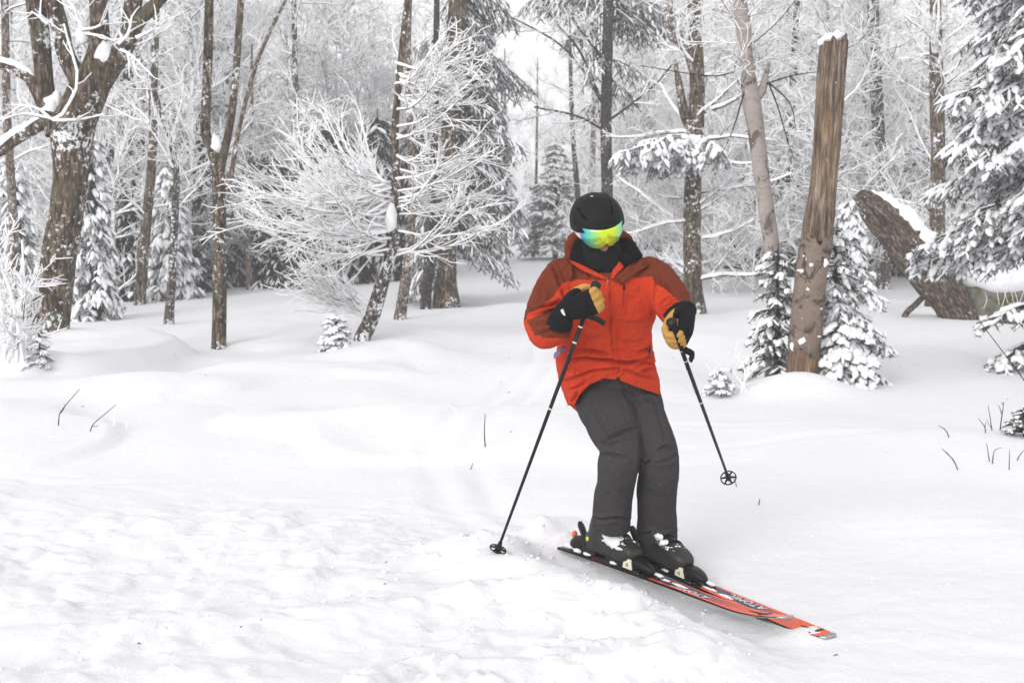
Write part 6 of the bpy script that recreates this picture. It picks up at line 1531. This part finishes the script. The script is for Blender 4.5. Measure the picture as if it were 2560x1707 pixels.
        Rt = np.column_stack([(1.0, 0, 0), (0, 0, 1.0), (0, -1.0, 0)]) if s < 0 else np.column_stack([(-1.0, 0, 0), (0, 0, 1.0), (0, 1.0, 0)])
        text_obj('n', 0.030, 'black', tp, mat4(Rt, (0.160, s * 0.0436, 0.042)), 0.0004)
    for s in (-1, 1):
        V_, Q_, T_ = tube_batch(np.array([[(0.28, s * 0.012, 0.03), (0.315, s * 0.012, 0.024), (0.345, s * 0.010, zt(0.34) + 0.003)]]), np.full((1, 3), 0.004), 6, True); mb = MB(); mb.add(V_, Q_, T_); mb.build('front_arm', M['black'], tp)
    hp = empty('heel_piece', (0, 0, 0), '', ''); hp.parent = e
    mb = MB(); loft(mb, np.array([(-0.168, 0, 0.055), (-0.19, 0, 0.060), (-0.225, 0, 0.058), (-0.26, 0, 0.048), (-0.28, 0, 0.038)]), np.array((.030, .034, .034, .030, .020)), np.array((.026, .034, .036, .026, .014)), (0, 1, 0), 14, 18, 3.0); mb.build('heel_housing', M['black'], hp)
    mb = MB(); loft(mb, np.array([(-0.195, 0, 0.085), (-0.215, 0, 0.115), (-0.235, 0, 0.140), (-0.246, 0, 0.156)]), np.array((.016, .018, .018, .010)), np.array((.009, .010, .009, .006)), (0, 1, 0), 12, 14, 3.0); mb.build('heel_lever', M['black'], hp)
    mb = MB(); ellipsoid(mb, (-0.262, -0.012, 0.092), (0.012, 0.016, 0.018), None, (16, 10)); mb.build('heel_button', M['coral'], hp)
    for j, (a_, b__, r_) in enumerate(((-0.20, -0.034, 0.022), (-0.13, -0.036, 0.018), (-0.26, 0.01, 0.024), (0.06, -0.036, 0.016), (0.31, 0.012, 0.022), (-0.05, 0.034, 0.02), (-0.30, -0.01, 0.028))):
        snow_lump(e, (a_, b__, zt0 + 0.010), (r_ * 1.5, r_ * 0.6, r_ * 0.42), 400 + j + side * 10, 1.0, 'snow_lump', (12, 8), 0.7)
    for j in range(0, 3, 2):                                # streaks of snow lying on the top sheet
        a_ = 0.34 + 0.055 * j; snow_lump(e, (a_, 0.016 * side + 0.006 * math.sin(j * 2.3), zt(a_) + 0.0005), (0.050, 0.010 - 0.0008 * j, 0.004), 450 + j + side * 10, 1.0, 'snow_dusting', (14, 7), 0.8)
    return e, Rm, o_
e1, R1, o1 = make_ski('orange ski nearer the camera, its grey tip curling over the other', (0.458, 5.197), SKI_D['near'], 0.030, 0.040, R(-7), 0.004, 'ATOMIC', 1)
e2, R2, o2 = make_ski('orange ski with blunt tip lying flat, partly under the other', (0.704, 5.171), SKI_D['far'], 0.010, 0.012, R(0), -0.016, 'ATOMIC', -1)

def boot(Rm, o_, seed):
    e = empty('ski_boot', (0, 0, 0), '', ''); e.parent = SK; e.matrix_local = mat4(Rm, o_ - BASE)
    mb = MB(); zb = 0.030
    loft(mb, np.array([(-0.150, 0, zb + 0.045), (-0.135, 0, zb + 0.050), (-0.09, 0, zb + 0.060), (-0.03, 0, zb + 0.068), (0.04, 0, zb + 0.062), (0.10, 0, zb + 0.052), (0.145, 0, zb + 0.042), (0.168, 0, zb + 0.034)]), np.array((.026, .038, .043, .046, .049, .051, .043, .024)), np.array((.030, .044, .056, .066, .060, .050, .038, .022)), (0, 1, 0), 26, 24, 2.7)
    loft(mb, np.array([(-0.085, 0, zb + 0.05), (-0.075, 0, zb + 0.12), (-0.062, 0, zb + 0.165), (-0.054, 0, zb + 0.20)]), np.array((.046, .048, .050, .050)), np.array((.060, .062, .058, .054)), (0, 1, 0), 16, 24, 2.3)
    V_, N_, Q_, T_ = remesh(mb, 0.0052, 4); mb = MB(); mb.add(V_, Q_, T_); mb.build('shell', M['boot'], e)
    mb = MB(); boxm(mb, -0.165, -0.07, -0.035, 0.035, 0.026, zb + 0.028, 0.005, 0.004); bev(mb.build('heel_sole', M['black'], e, smooth=False), 0.004)
    mb = MB(); boxm(mb, 0.05, 0.182, -0.034, 0.034, 0.026, zb + 0.024, 0.008, 0.004); bev(mb.build('toe_sole', M['black'], e, smooth=False), 0.004)
    def strap_over(x, z, w, ry, rz, name, mat, a0=-70, a1=80, tilt=0.0):
        an = np.radians(np.linspace(a0, a1, 16)); c = np.stack([x + tilt * np.cos(an), np.sin(an) * ry, z + np.cos(an) * rz], -1); V_ = []
        for dx in (-w, w):
            for rr in (0.0, 0.004): V_.append(c * 1.0 + np.stack([np.full(16, dx), np.sin(an) * rr, np.cos(an) * rr], -1))
        q = np.arange(15); mb = MB(); mb.add(np.concatenate(V_), np.concatenate([np.stack([a * 16 + q, a * 16 + q + 1, b__ * 16 + q + 1, b__ * 16 + q], -1) for a, b__ in ((1, 3), (3, 2), (2, 0), (0, 1))])); return mb.build(name, M[mat], e)
    strap_over(0.062, zb + 0.060, 0.010, 0.053, 0.060, 'buckle_strap', 'black'); strap_over(0.022, zb + 0.066, 0.010, 0.052, 0.068, 'buckle_strap', 'black')
    for (x, y, z) in ((0.062, -0.045, zb + 0.098), (0.022, -0.046, zb + 0.108), (-0.02, -0.050, zb + 0.150)):
        mb = MB(); boxm(mb, x - 0.020, x + 0.016, y - 0.006, y + 0.006, z - 0.006, z + 0.006, 0.006, 0.002); bev(mb.build('buckle', M['steel'], e, smooth=False), 0.002)
    # overlapping front of the cuff
    mb = MB(); loft(mb, np.array([(-0.020, 0, zb + 0.105), (-0.012, 0, zb + 0.14), (-0.008, 0, zb + 0.175), (-0.008, 0, zb + 0.195)]), np.array((.040, .043, .043, .040)), np.array((.012, .015, .014, .010)), (0, 1, 0), 14, 18, 2.6); mb.build('cuff_flap', M['boot'], e)
    mb = MB(); ellipsoid(mb, (-0.118, -0.0425, zb + 0.062), (0.009, 0.003, 0.010), None, (14, 8)); mb.build('brand_dot', M['lime'], e)
    rng = np.random.default_rng(seed)
    for j in range(20):
        t_ = rng.random(); a_ = rng.uniform(-1.3, 0.7); x = 0.005 + 0.11 * t_; ry, rz = 0.052, 0.066 - 0.02 * t_
        snow_lump(e, (x, math.sin(a_) * ry, zb + 0.060 - 0.012 * t_ + math.cos(a_) * rz), (rng.uniform(0.006, 0.026), rng.uniform(0.005, 0.016), rng.uniform(0.003, 0.007)), seed + j, 1.0, 'snow_patch', (10, 6), 1.0)
    return e
M['lime'] = mat_plain('lime_dot', (0.62, 0.72, 0.05), 0.5)
b1 = boot(R1, o1, 500); b2 = boot(R2, o2, 540)
for b_ in (b1, b2): b_.scale = (1.06, 1.10, 1.08)
for j, (x, y, z, rx, ry, rz) in enumerate(((0.040, -0.030, 0.138, .030, .016, .016), (0.070, -0.022, 0.124, .026, .020, .010), (0.012, -0.040, 0.160, .024, .014, .014))):
    snow_lump(b2, (x, y, z), (rx, ry, rz), 580 + j, 1.0, 'snow_patch', (14, 8), 0.9)
for j, (x, y, z, rx, ry, rz) in enumerate(((0.026, -0.028, 0.154, .058, .034, .028), (0.046, -0.045, 0.124, .050, .015, .036), (0.002, -0.042, 0.174, .038, .022, .028), (0.072, -0.028, 0.128, .034, .022, .014), (0.015, -0.049, 0.142, .034, .010, .024), (-0.01, -0.046, 0.205, .030, .008, .010), (-0.03, -0.05, 0.215, .025, .006, .007))):
    snow_lump(b1, (x, y, z), (rx, ry, rz), 560 + j, 1.0, 'snow_patch', (14, 8), 0.6)

# ---- loose snow: crumbs thrown up by the skis and lying on the slope
rng = np.random.default_rng(700); ch = MB()
def crumb(c, r):
    a = np.linspace(0, 2 * np.pi, 7)[:-1]; B = np.array((-0.9, -0.2, 0.5, 1.2)); A_, B_ = np.meshgrid(a, B); d = np.stack([np.cos(A_) * np.cos(B_), np.sin(A_) * np.cos(B_), np.sin(B_)], -1) * rng.uniform(0.65, 1.25, (4, 6, 1)) * np.array((1, rng.uniform(0.7, 1.1), 0.75))
    i = np.arange(3)[:, None] * 6; k = np.arange(6)[None]; k2 = (k + 1) % 6
    ch.add((d * r + c).reshape(-1, 3), np.stack([i + k, i + k2, i + 6 + k2, i + 6 + k], -1).reshape(-1, 4), [(18, 18 + q, 19 + q) for q in range(1, 5)])
cx, cy, cr = [], [], []
for j in range(900):
    if j < 520: x = rng.uniform(-1.9, 0.9); y = rng.uniform(3.7, 5.6); r = 0.003 + 0.014 * rng.random() ** 4
    elif j < 820:                                            # along the near ski and round the tails
        s_ = rng.uniform(-0.75, 0.85); c_ = rng.normal(0.22, 0.20); d = SKI_D['near']; x = 0.358 + d[0] * s_ + d[1] * c_; y = 5.335 + d[1] * s_ - d[0] * c_; r = 0.002 + 0.012 * rng.random() ** 3
    else: x = rng.uniform(0.7, 2.2); y = rng.uniform(4.0, 6.2); r = 0.002 + 0.006 * rng.random() ** 2
    cx.append(x); cy.append(y); cr.append(r)
cx, cy, cr = np.array(cx), np.array(cy), np.array(cr); cz = ground_h(cx, cy); keep = (pn(cx * 1.4, cy * 1.4, 0.3, 77) > -0.08) | (np.arange(900) >= 520)
for x, y, z, r in zip(cx[keep], cy[keep], cz[keep], cr[keep]): crumb(np.array((x, y, z + r * 0.1)), r)
t_ = rng.random(170); cx = 0.30 - 0.34 * t_ + rng.normal(scale=0.07, size=170); cy = 5.42 + 0.25 * t_ + rng.normal(scale=0.08, size=170); cz = ground_h(cx, cy, False) + 0.02 + 0.24 * rng.random(170) ** 2 * (1 - 0.4 * t_)
for x, y, z in zip(cx, cy, cz): crumb(np.array((x, y, z)), 0.0012 + 0.003 * rng.random() ** 2)       # powder flung from the tails
tag(ch.build('snow_crumbs', M['snowcap']), 'loose crumbs of snow scattered round the skis and foreground', 'snow', kind='stuff')

# ---- specks of bark and needles shed on the snow
rng = np.random.default_rng(800); n_ = 90; cx = np.concatenate([rng.uniform(-4.5, 5.0, 26), rng.uniform(-1.5, 1.8, 8)]); cy = np.concatenate([rng.uniform(7.5, 15, 26), rng.uniform(4.0, 6.5, 8)]); cz = ground_h(cx, cy); db = MB()
for x, y, z in zip(cx, cy, cz):
    a = rng.uniform(0, 6.28); l = rng.uniform(0.004, 0.014) * (1.6 if y > 7 else 0.8); d = np.array((math.cos(a), math.sin(a), rng.uniform(-0.2, 0.3))) * l
    V, Q, T = tube_batch(np.array([[(x, y, z + 0.002) - d, (x, y, z + 0.004), (x, y, z + 0.002) + d]]), np.array([[0.0012, 0.0024, 0.0008]]) * (1.5 if y > 7 else 1.0), 4, True); db.add(V, Q, T)
tag(db.build('fallen_bark_bits', M['bark_dark']), 'dark bits of bark and needles shed on the snow', 'debris', kind='stuff')
# ------------------------------------------------------------------ haze: thin winter mist
hz = MB()
x0, x1, y0, y1, z0, z1 = -420, 420, -70, 720, -4.0, 16.0
hz.add([(x0, y0, z0), (x1, y0, z0), (x1, y1, z0), (x0, y1, z0), (x0, y0, z1), (x1, y0, z1), (x1, y1, z1), (x0, y1, z1)],
       [(0, 3, 2, 1), (4, 5, 6, 7), (0, 1, 5, 4), (1, 2, 6, 5), (2, 3, 7, 6), (3, 0, 4, 7)])
hm = bpy.data.materials.new('haze'); hm.use_nodes = True; ht = hm.node_tree
for n in list(ht.nodes): ht.nodes.remove(n)
hv = ht.nodes.new('ShaderNodeVolumePrincipled'); ho = ht.nodes.new('ShaderNodeOutputMaterial')
hv.inputs['Color'].default_value = (1.0, 1.0, 1.0, 1); hv.inputs['Density'].default_value = 0.0032; hv.inputs['Anisotropy'].default_value = 0.2
ht.links.new(hv.outputs[0], ho.inputs['Volume'])
tag(hz.build('haze', hm, smooth=False), 'thin cold mist among the trees', 'mist', kind='stuff')
